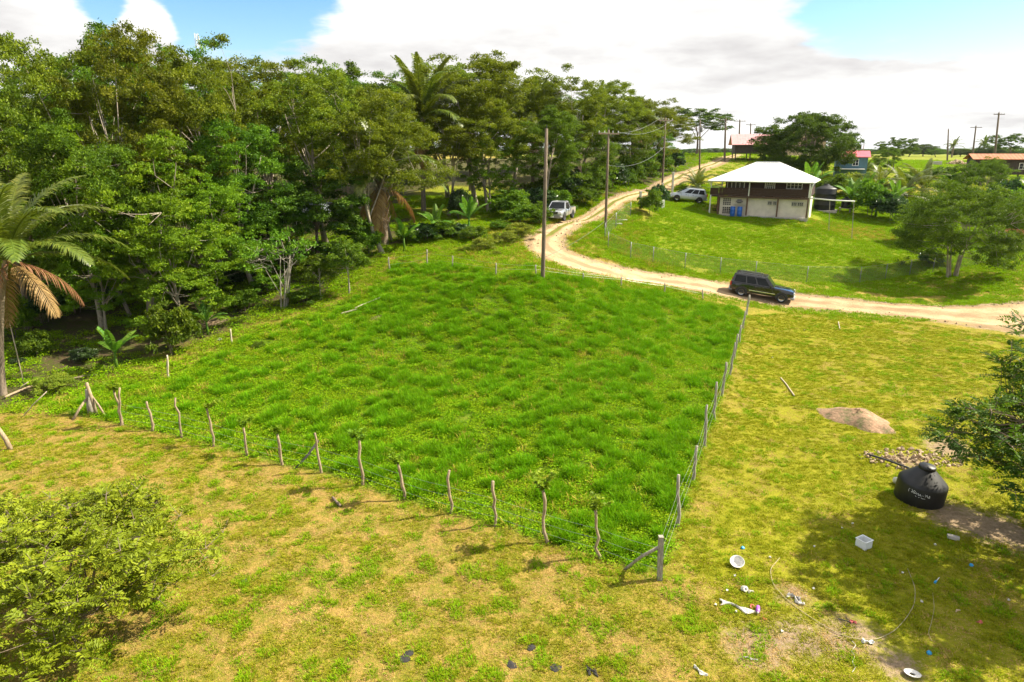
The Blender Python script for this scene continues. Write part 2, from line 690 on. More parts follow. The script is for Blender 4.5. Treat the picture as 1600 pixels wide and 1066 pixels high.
def resample(p, n):
    s = np.concatenate([[0], np.cumsum(np.linalg.norm(np.diff(p[:, :2], axis=0), axis=1))])
    s /= s[-1]
    u = np.linspace(0, 1, n)
    q = np.stack([np.interp(u, np.arange(len(p)) / (len(p) - 1), p[:, k]) for k in range(2)], 1)
    for _ in range(14):
        q[1:-1] = .25 * q[:-2] + .5 * q[1:-1] + .25 * q[2:]
    return q


NR = 520
edge_l, edge_r = resample(rl, NR), resample(rr, NR)
road_poly = np.concatenate([edge_l, edge_r[::-1]])

# zones of the ground, outlined as seen
FRONT_BASE = [(1031, 906), (936, 872), (853, 848), (775, 822), (703, 803), (633, 781), (566, 758), (503, 738), (443, 726), (389, 713), (336, 697),
              (286, 684), (240, 673), (193, 664), (140, 652)]
RIGHT_BASE = [(1031, 906), (1060, 822), (1083, 752), (1101, 698), (1116, 656), (1127, 619), (1139, 586), (1147, 560), (1155, 535), (1160, 513), (1166, 492)]
past_pix = FRONT_BASE + [(60, 640), (150, 600), (262, 592), (361, 535), (440, 505), (560, 462), (620, 412), (700, 412), (775, 425), (830, 415), (848, 430),
                         (912, 436), (975, 446), (1040, 456), (1100, 470), (1158, 484)] + RIGHT_BASE[::-1][:-1]
pasture_poly = hits(past_pix)[:, :2]
wood_poly = np.concatenate([hits([(0, 640), (110, 610), (230, 560), (330, 530), (420, 490), (470, 480), (545, 440), (600, 385), (660, 372), (700, 350), (800, 335), (860, 330)])[:, :2],
                            np.array([(12, 78), (26, 105), (42, 150), (30, 240), (-260, 240), (-260, 25), (-60, 25)])])
lawn_poly = hits([(945, 380), (955, 398), (1000, 412), (1080, 425), (1150, 430), (1240, 440), (1343, 440), (1470, 430), (1600, 400),
                  (1700, 360), (1500, 330), (1300, 335), (1120, 325), (1040, 320), (980, 345)])[:, :2]
right_poly = np.concatenate([hits(RIGHT_BASE)[:, :2], hits([(1250, 488), (1400, 500), (1600, 530)])[:, :2], np.array([(60, 44), (60, 5), (6, 5), (6, 12)])])


def axis(lo, hi, step, far_lo, far_hi):
    a = list(np.arange(lo, hi + 1e-6, step))
    s, v = step, hi
    while v < far_hi:
        s *= 1.25
        v += s
        a.append(v)
    s, v, pre = step, lo, []
    while v > far_lo:
        s *= 1.25
        v -= s
        pre.append(v)
    return np.array(pre[::-1] + a)


gx = axis(-70, 80, .5, -5000, 5000)
gy = axis(6, 130, .5, -300, 6000)
GX, GY = np.meshgrid(gx, gy)
fx, fy = GX.ravel(), GY.ravel()
fz = tz(fx, fy)
near = (np.abs(fx) < 90) & (fy > 0) & (fy < 180)
rs = np.zeros(len(fx))
rd = np.full(len(fx), 99.0)
rd[near] = poly_dist(fx[near], fy[near], road_poly[::4])
rin = np.zeros(len(fx), bool)
rin[near] = in_poly(fx[near], fy[near], road_poly[::4])
fz = fz - np.where(rin, np.clip(rd / .6, 0, 1) * .10, 0)
nx_, ny_ = len(gx), len(gy)
ii = np.arange((ny_ - 1) * (nx_ - 1))
r0, c0 = ii // (nx_ - 1), ii % (nx_ - 1)
b0 = r0 * nx_ + c0
gq = np.stack([b0, b0 + 1, b0 + nx_ + 1, b0 + nx_], 1)
gme = np_mesh('ground', np.stack([fx, fy, fz], 1), gq, smooth=True)


def vattr(me, name, vals):
    a = me.attributes.new(name, 'FLOAT', 'POINT')
    a.data.foreach_set('value', np.asarray(vals, dtype=np.float32))


zp, zw, zl, zr = (np.zeros(len(fx)) for _ in range(4))
zp[near] = soft(fx[near], fy[near], pasture_poly, 1.0)
zw = soft(fx, fy, wood_poly, 3.0)
clear_poly = hits([(655, 350), (740, 345), (815, 335), (822, 315), (800, 292), (690, 290), (650, 300), (635, 325)])[:, :2]
zc = np.zeros(len(fx))
zc[near] = soft(fx[near], fy[near], clear_poly, 2.5)
zw = zw * (1 - zc)
zl[near] = np.maximum(soft(fx[near], fy[near], lawn_poly, 2.0), zc[near])
zr[near] = soft(fx[near], fy[near], right_poly, 1.5)
vattr(gme, 'pasture', zp)
vattr(gme, 'wood', zw)
vattr(gme, 'lawn', zl)
vattr(gme, 'rightyard', zr)
vattr(gme, 'verge', np.where(rin, 1, np.clip(1 - rd / 2.6, 0, 1)))
vattr(gme, 'farland', np.clip((fy - 95) / 40, 0, 1) * (fx > 5))
spots = hits([(1480, 700), (1420, 720), (1560, 830), (1500, 810), (1180, 1010), (1250, 1000), (1330, 990), (1400, 1040), (340, 500), (590, 497), (1240, 930)])
sp = np.zeros(len(fx))
for (sx, sy, _), rr_ in zip(spots, (1.5, 1.0, 2.0, 1.8, 1.3, 1.2, 1.2, .9, 1.6, .9, .8)):
    sp = np.maximum(sp, np.clip(1.25 - np.hypot(fx - sx, fy - sy) / rr_, 0, 1))
vattr(gme, 'bare', sp)

m, nt, out = new_mat('ground')
tcg = nd(nt, 'ShaderNodeTexCoord').outputs['Object']
a_big = nnoise(nt, .22, 4, .6, vec=tcg)
a_mid = nnoise(nt, 1.3, 6, .7, vec=tcg, off=5)
a_fine = nnoise(nt, 7.0, 6, .75, vec=tcg, off=9)
a_tiny = nnoise(nt, 22.0, 3, .7, vec=tcg, off=2)
mixn = nmath(nt, 'ADD', nmath(nt, 'MULTIPLY', a_mid, .45), nmath(nt, 'MULTIPLY', a_fine, .55))
# dry front lawn: straw and green in blotches
dry = nramp(nt, mixn, [(.34, (.10, .115, .012)), (.46, (.19, .185, .020)), (.55, (.32, .225, .05)), (.63, (.42, .265, .085)), (.70, (.28, .155, .06))])
lawnish = nramp(nt, mixn, [(.32, (.13, .15, .008)), (.46, (.21, .215, .010)), (.58, (.28, .265, .018)), (.68, (.40, .31, .09))])
green = nramp(nt, mixn, [(.33, (.05, .11, .008)), (.50, (.10, .175, .010)), (.62, (.19, .22, .02)), (.70, (.34, .24, .06))])
lawn2 = nramp(nt, mixn, [(.33, (.10, .15, .008)), (.50, (.18, .22, .010)), (.66, (.28, .28, .03))])
litter = nramp(nt, mixn, [(.35, (.045, .032, .018)), (.46, (.10, .072, .04)), (.53, (.055, .070, .012)), (.62, (.11, .125, .018)), (.74, (.16, .13, .05))])
soil = nramp(nt, mixn, [(.35, (.17, .115, .07)), (.55, (.33, .24, .15)), (.7, (.46, .36, .24))])
farc = nramp(nt, a_mid, [(.3, (.10, .15, .012)), (.55, (.21, .23, .02)), (.7, (.30, .24, .04))])
col = dry
col = nmix(nt, nmath(nt, 'MULTIPLY', nattr(nt, 'rightyard'), 1.0), col, lawnish)
col = nmix(nt, nattr(nt, 'lawn'), col, lawn2)
col = nmix(nt, nattr(nt, 'farland'), col, farc)
wedge = nsmooth(nt, nmath(nt, 'ADD', nattr(nt, 'wood'), nmath(nt, 'MULTIPLY', nmath(nt, 'SUBTRACT', a_mid, .5), .8)), .35, .65)
col = nmix(nt, wedge, col, litter)
pedge = nsmooth(nt, nmath(nt, 'ADD', nattr(nt, 'pasture'), nmath(nt, 'MULTIPLY', nmath(nt, 'SUBTRACT', a_mid, .5), .9)), .35, .65)
col = nmix(nt, pedge, col, green)
vedge = nsmooth(nt, nmath(nt, 'ADD', nattr(nt, 'verge'), nmath(nt, 'MULTIPLY', nmath(nt, 'SUBTRACT', a_fine, .5), 1.1)), .72, 1.0)
col = nmix(nt, vedge, col, soil)
bedge = nsmooth(nt, nmath(nt, 'ADD', nattr(nt, 'bare'), nmath(nt, 'MULTIPLY', nmath(nt, 'SUBTRACT', a_fine, .5), 1.6)), .4, .95)
col = nmix(nt, bedge, col, soil)
col = nmix(nt, nmath(nt, 'MULTIPLY', nsmooth(nt, a_tiny, .52, .72), .35), col, (.05, .05, .02))
b = nd(nt, 'ShaderNodeBsdfPrincipled')
b.inputs['Roughness'].default_value = 1.0
b.inputs['Specular IOR Level'].default_value = 0.1
nt.links.new(col, b.inputs['Base Color'])
hgt = nmath(nt, 'ADD', nmath(nt, 'MULTIPLY', a_fine, .7), nmath(nt, 'MULTIPLY', a_tiny, .5))
nt.links.new(nbump(nt, hgt, .9, .12), b.inputs['Normal'])
nt.links.new(b.outputs[0], out.inputs[0])
gme.materials.append(m)
ground = struct(link('ground', gme))

# ------------------------------------------------------------------ road
NL = 15
rv, rlat, ralong = [], [], []
rng = np.random.default_rng(3)
ragl = np.convolve(rng.normal(0, 1, NR + 8), np.ones(5) / 5, 'same')[4:-4] * .30
ragr = np.convolve(rng.normal(0, 1, NR + 8), np.ones(5) / 5, 'same')[4:-4] * .30
for i in range(NR):
    wv = edge_r[i] - edge_l[i]
    W_ = np.linalg.norm(wv)
    wd = wv / W_
    for j in range(NL):
        f = j / (NL - 1)
        p = edge_l[i] + wv * f
        if j == 0:
            p = p - wd * (.25 + ragl[i])
        if j == NL - 1:
            p = p + wd * (.25 + ragr[i])
        la = f * 2 - 1
        z = float(0)
        rv.append((p[0], p[1], 0))
        rlat.append(la)
        ralong.append(i / NR)
rv = np.array(rv)
rlat = np.array(rlat)
ralong = np.array(ralong)
rut = -.05 * np.exp(-((np.abs(rlat) - .5) / .16) ** 2)
edge_drop = np.where(np.abs(rlat) > .99, -.16, 0)
rv[:, 2] = tz(rv[:, 0], rv[:, 1]) + .012 + rut * .8 + edge_drop + .02 * np.sin(rv[:, 0] * 3.1) * np.sin(rv[:, 1] * 2.7)
rq = []
for i in range(NR - 1):
    for j in range(NL - 1):
        k = i * NL + j
        rq.append((k, k + NL, k + NL + 1, k + 1))
rme = np_mesh('road', rv, np.array(rq), smooth=True)
vattr(rme, 'lat', rlat)
vattr(rme, 'along', ralong)
m, nt, out = new_mat('road_dirt')
tcg = nd(nt, 'ShaderNodeTexCoord').outputs['Object']
f1 = nnoise(nt, .7, 6, .65, vec=tcg)
f2 = nnoise(nt, 7.0, 6, .7, vec=tcg, off=4)
f12 = nmath(nt, 'ADD', nmath(nt, 'MULTIPLY', f1, .5), nmath(nt, 'MULTIPLY', f2, .5))
c = nramp(nt, f12, [(.33, (.22, .15, .085)), (.46, (.36, .25, .14)), (.58, (.45, .335, .20)), (.7, (.53, .43, .285))])
lat = nattr(nt, 'lat')
trk = nsmooth(nt, nmath(nt, 'ABSOLUTE', nmath(nt, 'SUBTRACT', nmath(nt, 'ABSOLUTE', lat), .46)), .10, .34)
f3 = nnoise(nt, .35, 4, .6, vec=tcg, off=13)
c = nmix(nt, nmath(nt, 'MULTIPLY', nmath(nt, 'MULTIPLY', trk, nsmooth(nt, f3, .30, .55)), .8), c, (.22, .15, .085))
pebb = nt.nodes.new('ShaderNodeTexVoronoi')
pebb.inputs['Scale'].default_value = 5.0
nt.links.new(tcg, pebb.inputs['Vector'])
c = nmix(nt, nmath(nt, 'MULTIPLY', nmath(nt, 'LESS_THAN', pebb.outputs['Distance'], .16), .45), c, (.16, .12, .08))
alat = nmath(nt, 'ABSOLUTE', lat)
alo = nattr(nt, 'along')
# a strip of grass keeps growing between the ruts on the climb
strip = nmath(nt, 'SUBTRACT', 1.0, nsmooth(nt, nmath(nt, 'ABSOLUTE', nmath(nt, 'ADD', lat, .08)), .05, .34))
up = nmath(nt, 'SUBTRACT', 1.0, nsmooth(nt, alo, .26, .36))
strip = nmath(nt, 'MULTIPLY', strip, up)
sm = nsmooth(nt, nmath(nt, 'ADD', strip, nmath(nt, 'MULTIPLY', nmath(nt, 'SUBTRACT', f2, .5), 1.4)), .3, .75)
c = nmix(nt, sm, c, (.13, .135, .025))
ed = nsmooth(nt, nmath(nt, 'ADD', alat, nmath(nt, 'MULTIPLY', nmath(nt, 'SUBTRACT', f12, .5), 1.2)), .80, 1.0)
c = nmix(nt, ed, c, (.26, .20, .075))
b = nd(nt, 'ShaderNodeBsdfPrincipled')
b.inputs['Roughness'].default_value = 1.0
b.inputs['Specular IOR Level'].default_value = .1
nt.links.new(c, b.inputs['Base Color'])
nt.links.new(nbump(nt, f12, .8, .10), b.inputs['Normal'])
nt.links.new(b.outputs[0], out.inputs[0])
rme.materials.append(m)
road = struct(link('road', rme))

# ------------------------------------------------------------------ plants: generators


def unit(v):
    return v / (np.linalg.norm(v, axis=-1, keepdims=True) + 1e-9)


def rand_dirs(rng, n):
    return unit(rng.normal(size=(n, 3)))


def clump_leaves(g, rng, centers, radii, lpc, L, W, flat=.7, up=.55, jit=.6, shell=.5):
    n = len(centers) * lpc
    ci = np.repeat(np.arange(len(centers)), lpc)
    d = rand_dirs(rng, n)
    d[:, 2] = np.where(d[:, 2] < -.3, -d[:, 2], d[:, 2])
    rad = radii[ci] * (shell + (1 - shell) * rng.random(n) ** .6) * (1 + .25 * rng.normal(size=n))
    off = d * rad[:, None]
    off[:, 2] *= flat
    C = centers[ci] + off
    N = unit(d * .6 + np.array([0, 0, up]) + rng.normal(size=(n, 3)) * jit)
    D = unit(np.cross(N, rand_dirs(rng, n)) + d * .5)
    sz = .7 + .6 * rng.random(n)
    # leaf tone: each clump a little lighter or darker, plus leaf by leaf
    tone = np.clip(.5 + .22 * rng.normal(size=len(centers))[ci] + .2 * rng.normal(size=n), 0, 1)
    g.leaves(C, D, N, L * sz, W * sz, tone)


def spray_leaves(g, rng, centers, radii, k, nl, twig, L, W, flat=.6, wood=None):
    """clumps of twigs, each set with two rows of leaflets"""
    n = len(centers) * k
    ci = np.repeat(np.arange(len(centers)), k)
    d = rand_dirs(rng, n)
    d[:, 2] = np.abs(d[:, 2]) * .8 + .05 - .35 * rng.random(n)
    d = unit(d)
    start = centers[ci] + d * (radii[ci] * .25 * rng.random(n))[:, None]
    tl = twig * (.6 + .7 * rng.random(n))
    N = unit(np.array([0, 0, 1.0]) + rng.normal(size=(n, 3)) * .35)
    S = unit(np.cross(d, N))
    tone_t = np.clip(.5 + .16 * rng.normal(size=len(centers))[ci] + .16 * rng.normal(size=n), 0, 1)
    for j in range(nl):
        f = .2 + .8 * j / (nl - 1)
        droop = -.28 * f * f * tl
        base = start + d * (tl * f)[:, None]
        base[:, 2] += droop
        for sgn in (-1, 1):
            sz = (.75 + .5 * rng.random(n)) * math.sin(math.pi * (.15 + .8 * f)) ** .5
            D = unit(S * sgn + d * .45 + rng.normal(size=(n, 3)) * .18)
            g.leaves(base + D * (L * .5 * sz)[:, None], D, unit(N + rng.normal(size=(n, 3)) * .3), L * sz, W * sz,
                     np.clip(tone_t + .12 * rng.normal(size=n), 0, 1), .1)
    if wood is not None:
        for i in range(0, n, 2):
            wood.tube([centers[ci[i]], start[i], start[i] + d[i] * tl[i] * .7 + np.array([0, 0, -.1 * tl[i]])], [.012, .009, .005], 3, False)


def bez(a, b, c, n):
    t = np.linspace(0, 1, n)[:, None]
    return (1 - t) ** 2 * a + 2 * t * (1 - t) * b + t * t * c


def gen_tree(seed, H, Rr, cb=.35, nl=7, ncl=200, lpc=110, L=.2, W=.1, rc=.8, r0=.2, lump=.22, stems=1, flat=.65, leaf='leaf_olive', bark='bark_pale',
             spray=None, low=-.45, inner=.5, name='tree', lobes=None, bare=0):
    """returns (trunk mesh, crown mesh); base at the origin"""
    rng = np.random.default_rng(seed)
    wood, crown = Geo(), Geo()
    rz = H * (1 - cb) / 2
    cz = H * cb + rz
    d = rand_dirs(rng, ncl * 2)
    d = d[d[:, 2] > low][:ncl]
    ph = rng.random(6) * 6.28
    az = np.arctan2(d[:, 1], d[:, 0])
    lum = 1 + lump * (np.sin(az * 3 + ph[0]) * np.cos(d[:, 2] * 4 + ph[1]) + .6 * np.sin(az * 5 + ph[2] + d[:, 2] * 3) + .5 * np.sin(az * 2 + ph[3] - d[:, 2] * 5))
    rho = (inner + (1 - inner) * rng.random(len(d)) ** .45) * lum
    cen = np.stack([d[:, 0] * Rr * rho, d[:, 1] * Rr * rho, cz + d[:, 2] * rz * rho], 1)
    cen[:, 2] = np.minimum(cen[:, 2], H)
    forks = []
    for s in range(stems):
        a0 = rng.random() * 6.28 if stems > 1 else 0
        sp_ = .16 * Rr if stems > 1 else 0
        b = np.array([math.cos(s * 6.28 / max(stems, 1) + a0) * sp_ * .5, math.sin(s * 6.28 / max(stems, 1) + a0) * sp_ * .5, -.35])
        top = np.array([b[0] * 3.4 + rng.normal() * .07 * H, b[1] * 3.4 + rng.normal() * .07 * H, H * (.62 + .14 * rng.random())])
        mid = (b + top) / 2 + rng.normal(size=3) * [.05 * H, .05 * H, 0]
        pts = bez(b, mid, top, 9)
        rr_ = r0 / (stems ** .4)
        rad = rr_ * np.linspace(1, .3, 9)
        rad[0] *= 1.5
        rad[1] *= 1.12
        wood.tube(pts, rad, 8)
        forks.append((pts, rad))
    limb_pts = [np.concatenate([f[0][3:] for f in forks])]
    tg = rand_dirs(rng, nl * 3)
    tg = tg[tg[:, 2] > -.1][:nl]
    for i, t in enumerate(tg):
        pts, rad = forks[i % len(forks)]
        k = rng.integers(3, 8)
        st = pts[k]
        en = np.array([t[0] * Rr * .72, t[1] * Rr * .72, max(cz + t[2] * rz * .7, st[2] + .05 * H)])
        ctrl = st * .5 + en * .5 + np.array([0, 0, -.04 * H]) + rng.normal(size=3) * .05 * Rr
        lp = bez(st, ctrl, en, 7)
        wood.tube(lp, np.linspace(rad[k] * .62, rad[k] * .16, 7), 6)
        limb_pts.append(lp[2:])
    LP = np.concatenate(limb_pts)
    for c in cen[::(4 if lobes else 2) if not bare else 1]:
        dd = np.linalg.norm(LP - c, axis=1) + np.where(LP[:, 2] > c[2], .6, 0)
        p = LP[dd.argmin()]
        q = (p + c) / 2 + rng.normal(size=3) * .08 * np.linalg.norm(c - p) + np.array([0, 0, -.1])
        wood.tube(np.array([p, q, c]), [r0 * .13, r0 * .09, r0 * .04], 4, False)
    if lobes:       # each limb end carries a rounded lobe of many small leaf clumps
        rl_, kk = lobes
        ls = rl_ * (.65 + .7 * rng.random(len(cen)))
        li = np.repeat(np.arange(len(cen)), kk)
        ld = rand_dirs(rng, len(li))
        ld[:, 2] = np.where(ld[:, 2] < -.25, -ld[:, 2], ld[:, 2])
        cen = cen[li] + ld * (ls[li] * (.55 + .5 * rng.random(len(li))))[:, None] * np.array([1, 1, .92])
    radii = rc * (.7 + .6 * rng.random(len(cen)))
    if spray:
        spray_leaves(crown, rng, cen, radii, spray[0], spray[1], spray[2], L, W, flat, wood)
    else:
        clump_leaves(crown, rng, cen, radii, lpc, L, W, flat)
    return wood.mesh(name + '_trunk', bark, True), crown.mesh(name + '_crown', leaf)


def gen_frond(seed, length, elev, droop, npair=46, leaf_len=.9, leaf_w=.06, hang=.5, leaf='leaf_palm', vee=.5):
    """one pinnate palm leaf springing from the origin along +X"""
    rng = np.random.default_rng(seed)
    g = Geo()
    n = 26
    s = np.linspace(0, 1, n)
    ang = elev - droop * s ** 1.5
    stp = length / (n - 1)
    x = np.concatenate([[0], np.cumsum(np.cos(ang[:-1]) * stp)])
    z = np.concatenate([[0], np.cumsum(np.sin(ang[:-1]) * stp)])
    y = .04 * length * np.sin(s * 2.2) * rng.normal()
    P = np.stack([x, y, z], 1)
    g.tube(P, np.linspace(.055, .008, n) * (length / 5), 5)
    for j in range(npair):
        f = .12 + .88 * j / (npair - 1)
        i = f * (n - 1)
        k = min(int(i), n - 2)
        w = i - k
        p = P[k] * (1 - w) + P[k + 1] * w
        t = unit(P[k + 1] - P[k])
        upv = np.array([-t[2], 0, t[0]])
        ll = leaf_len * (math.sin(math.pi * min(1, .18 + .80 * f)) ** .6) * (.85 + .3 * rng.random())
        for sg in (-1, 1):
            side = np.array([0, sg, 0])
            dr = unit(side * .9 + t * (.55 + .3 * f) + upv * (vee * (.4 + .5 * rng.random())) + rng.normal(size=3) * .08)
            wd = unit(np.cross(dr, upv)) * leaf_w * .5
            m1 = p + dr * ll * .5 + np.array([0, 0, -hang * ll * .10])
            e = p + dr * ll * .92 + np.array([0, 0, -hang * ll * (.42 + .25 * rng.random())])
            v = [p - wd * .6, p + wd * .6, m1 + wd, m1 - wd, e]
            tone = np.clip(.5 + .2 * rng.normal(), 0, 1)
            g.add(v, [(0, 1, 2, 3)], [(3, 2, 4)], [tone], [tone])
    return g.mesh('frond', leaf)


def gen_palm_trunk(seed, h, r, bend=.3, rings=26, bark='bark_palm', bulge=1.25, boots=0):
    rng = np.random.default_rng(seed)
    g = Geo()
    t = np.linspace(0, 1, rings * 2 + 1)
    P = np.stack([bend * t ** 2, .15 * bend * np.sin(t * 3), -.3 + (h + .3) * t], 1)
    rad = r * (1 + (bulge - 1) * np.exp(-t * 9)) * (1 - .25 * t) * (1 + .045 * np.where(np.arange(len(t)) % 2 == 0, 1, -1))
    g.tube(P, rad, 12)
    for k in range(boots):       # stubs of old leaf bases
        a = k * 2.4
        f = .35 + .63 * k / max(1, boots)
        c = np.array([np.interp(f, t, P[:, i]) for i in range(3)])
        o = np.array([math.cos(a), math.sin(a), 0])
        g.tube([c + o * r * .7, c + o * r * 1.15 + [0, 0, .18], c + o * r * (1.5 + .4 * rng.random()) + [0, 0, .5 + .25 * rng.random()]], [r * .30, r * .22, r * .08], 5)
    return g.mesh('palm_trunk', bark, True)


def gen_paddle(seed, length, elev, droop, width):
    """one banana leaf along +X, blade torn into a few lobes"""
    rng = np.random.default_rng(seed)
    g = Geo()
    n = 16
    s = np.linspace(0, 1, n)
    ang = elev - droop * s ** 1.6
    stp = length / (n - 1)
    x = np.concatenate([[0], np.cumsum(np.cos(ang[:-1]) * stp)])
    z = np.concatenate([[0], np.cumsum(np.sin(ang[:-1]) * stp)])
    P = np.stack([x, np.zeros(n), z], 1)
    g.tube(P, np.linspace(.035, .008, n), 4)
    w = width * .5 * np.sin(np.pi * np.clip((s - .16) / .86, 0, 1)) ** .55
    for sg in (-1, 1):
        for i in range(3, n - 1):
            gap = .75 if rng.random() < .3 else 1.0
            sag = -.25 - .2 * rng.random()
            a, b = P[i], P[i] * (1 - gap) + P[i + 1] * gap
            v = [a, b, b + np.array([.03, sg * w[i + 1], sag * w[i + 1]]), a + np.array([.03, sg * w[i], sag * w[i]])]
            g.add(v, [(0, 1, 2, 3)], rq=[np.clip(.55 + .2 * rng.normal(), 0, 1)])
    return g.mesh('banana_leaf', 'leaf_banana')


def gx_at(px, Y, z=None):
    """world x of a pixel column at forward distance Y on the ground"""
    x = 0.0
    for _ in range(6):
        zz = float(tz(x, Y)) if z is None else z
        dep = Y * math.cos(PITCH) + (CAMZ - zz) * math.sin(PITCH)
        x = (px - 800) / FPX * dep
    return x


def ztop_at(py, Y):
    return float(at(800, py, Y)[2])


def place_tree(meshes, dims, px, Y, top, wpx, label, group, rot=None, name='broadleaf_tree', cat='tree', maxsq=1.5):
    x = gx_at(px, Y)
    z = float(tz(x, Y))
    H = ztop_at(top, Y) - z
    dep = Y * math.cos(PITCH)
    wid = wpx / FPX * dep
    sz = H / dims[0]
    sx = wid / (2 * dims[1])
    sx = min(max(sx, sz / maxsq), sz * maxsq)
    root = thing(name, label, cat, (x, Y, z), random.random() * 6.28 if rot is None else rot, group)
    root.scale = (sx, sx, sz)
    link('trunk', meshes[0], root)
    link('crown', meshes[1], root)
    return root

# ------------------------------------------------------------------ prototypes


PROTO = {}


def proto(key, H, Rr, **kw):
    PROTO[key] = (gen_tree(H=H, Rr=Rr, name=key, **kw), (H, Rr))


proto('olive_a', 17, 5.5, seed=11, cb=.14, nl=10, ncl=105, lobes=(1.0, 8), lpc=54, L=.20, W=.105, rc=0.46, r0=.24, leaf='leaf_olive', lump=.2, low=-.6, inner=0.4, flat=.9)
proto('olive_b', 17, 5.5, seed=12, cb=.20, nl=10, ncl=92, lobes=(1.05, 8), lpc=56, L=.20, W=.10, rc=0.48, r0=.22, leaf='leaf_olive', lump=.24, low=-.6, inner=0.4, flat=.9)
proto('bare_bole', 16, 4.6, seed=25, cb=.44, nl=9, ncl=80, lobes=(.95, 8), lpc=56, L=.20, W=.10, rc=.46, r0=.22, leaf='leaf_olive', lump=.22, low=-.6, inner=.4, flat=.9)
proto('green_a', 15, 5.0, seed=13, cb=.06, nl=9, ncl=105, lobes=(0.95, 8), lpc=54, L=.19, W=.105, rc=0.45, r0=.22, leaf='leaf_green', lump=.2, bark='bark_brown', low=-.75, inner=0.4, flat=.9)
proto('green_b', 15, 5.0, seed=14, cb=.10, nl=8, ncl=92, lobes=(1.0, 8), lpc=56, L=.22, W=.10, rc=0.47, r0=.2, leaf='leaf_green', lump=.24, low=-.7, inner=0.4, flat=.9)
proto('lime_a', 9, 4.5, seed=15, cb=.04, nl=9, ncl=95, lobes=(0.75, 7), lpc=60, L=.15, W=.085, rc=0.36, r0=.17, leaf='leaf_lime', lump=.26, flat=.5, low=-.7, inner=0.4)
proto('dark_a', 9, 4.5, seed=16, cb=.03, nl=7, ncl=95, lobes=(0.8, 7), lpc=52, L=.22, W=.13, rc=0.42, r0=.17, leaf='leaf_deep', lump=.2, bark='bark_brown', low=-.8, inner=0.35)
proto('road_tree', 9, 6.0, seed=17, cb=.0, nl=13, ncl=270, lobes=(0.8, 6), lpc=46, L=.16, W=.085, rc=0.42, r0=.22, leaf='leaf_green', stems=4, lump=.14, low=-.75, inner=0.4, flat=.9)
proto('mango', 12, 7.0, seed=18, cb=.03, nl=9, ncl=240, lobes=(1.0, 8), lpc=42, L=.28, W=.12, rc=0.5, r0=.3, leaf='leaf_deep', lump=.1, low=-.8, bark='bark_brown', inner=0.5, flat=.95)
proto('airy', 10, 5.0, seed=19, cb=.30, nl=9, ncl=48, lobes=(0.85, 7), lpc=60, L=.22, W=.11, rc=0.42, r0=.18, leaf='leaf_deep', lump=.25, bark='bark_brown', inner=0.4)
proto('bush', 2.2, 1.5, seed=20, cb=.0, nl=6, ncl=60, lpc=90, L=.20, W=.11, rc=.42, r0=.05, leaf='leaf_green', stems=3, low=-.5, inner=.35, bark='bark_brown')
proto('bush_lime', 2.2, 1.5, seed=21, cb=.0, nl=6, ncl=60, lpc=90, L=.16, W=.09, rc=.40, r0=.05, leaf='leaf_yellow', stems=3, low=-.5, inner=.35, bark='bark_brown')
proto('bush_dark', 2.2, 1.5, seed=22, cb=.0, nl=6, ncl=60, lpc=80, L=.24, W=.12, rc=.42, r0=.05, leaf='leaf_dark', stems=3, low=-.5, inner=.35, bark='bark_brown')
proto('sapling', 3.2, 1.1, seed=23, cb=.30, nl=5, ncl=40, lpc=90, L=.14, W=.08, rc=.32, r0=.06, leaf='leaf_green')
proto('coppice', 3.0, 1.6, seed=24, cb=.45, nl=10, ncl=55, lpc=34, L=.12, W=.065, rc=.3, r0=.075, leaf='leaf_green', stems=4, bark='wood_grey', bare=1, inner=.45)

LB_OL = 'tall olive green broadleaf tree with pale limbs in the dense wood'
LB_GR = 'deep green broadleaf tree with a rounded crown in the dense wood'
G_W = 'broadleaf trees of the dense wood'


def wood_tree(key, px, Y, top, wpx, label=None, group=None):
    lab = label or (LB_GR if key.startswith('green') else LB_OL)
    return place_tree(*PROTO[key], px, Y, top, wpx, lab, group or (None if label else G_W))


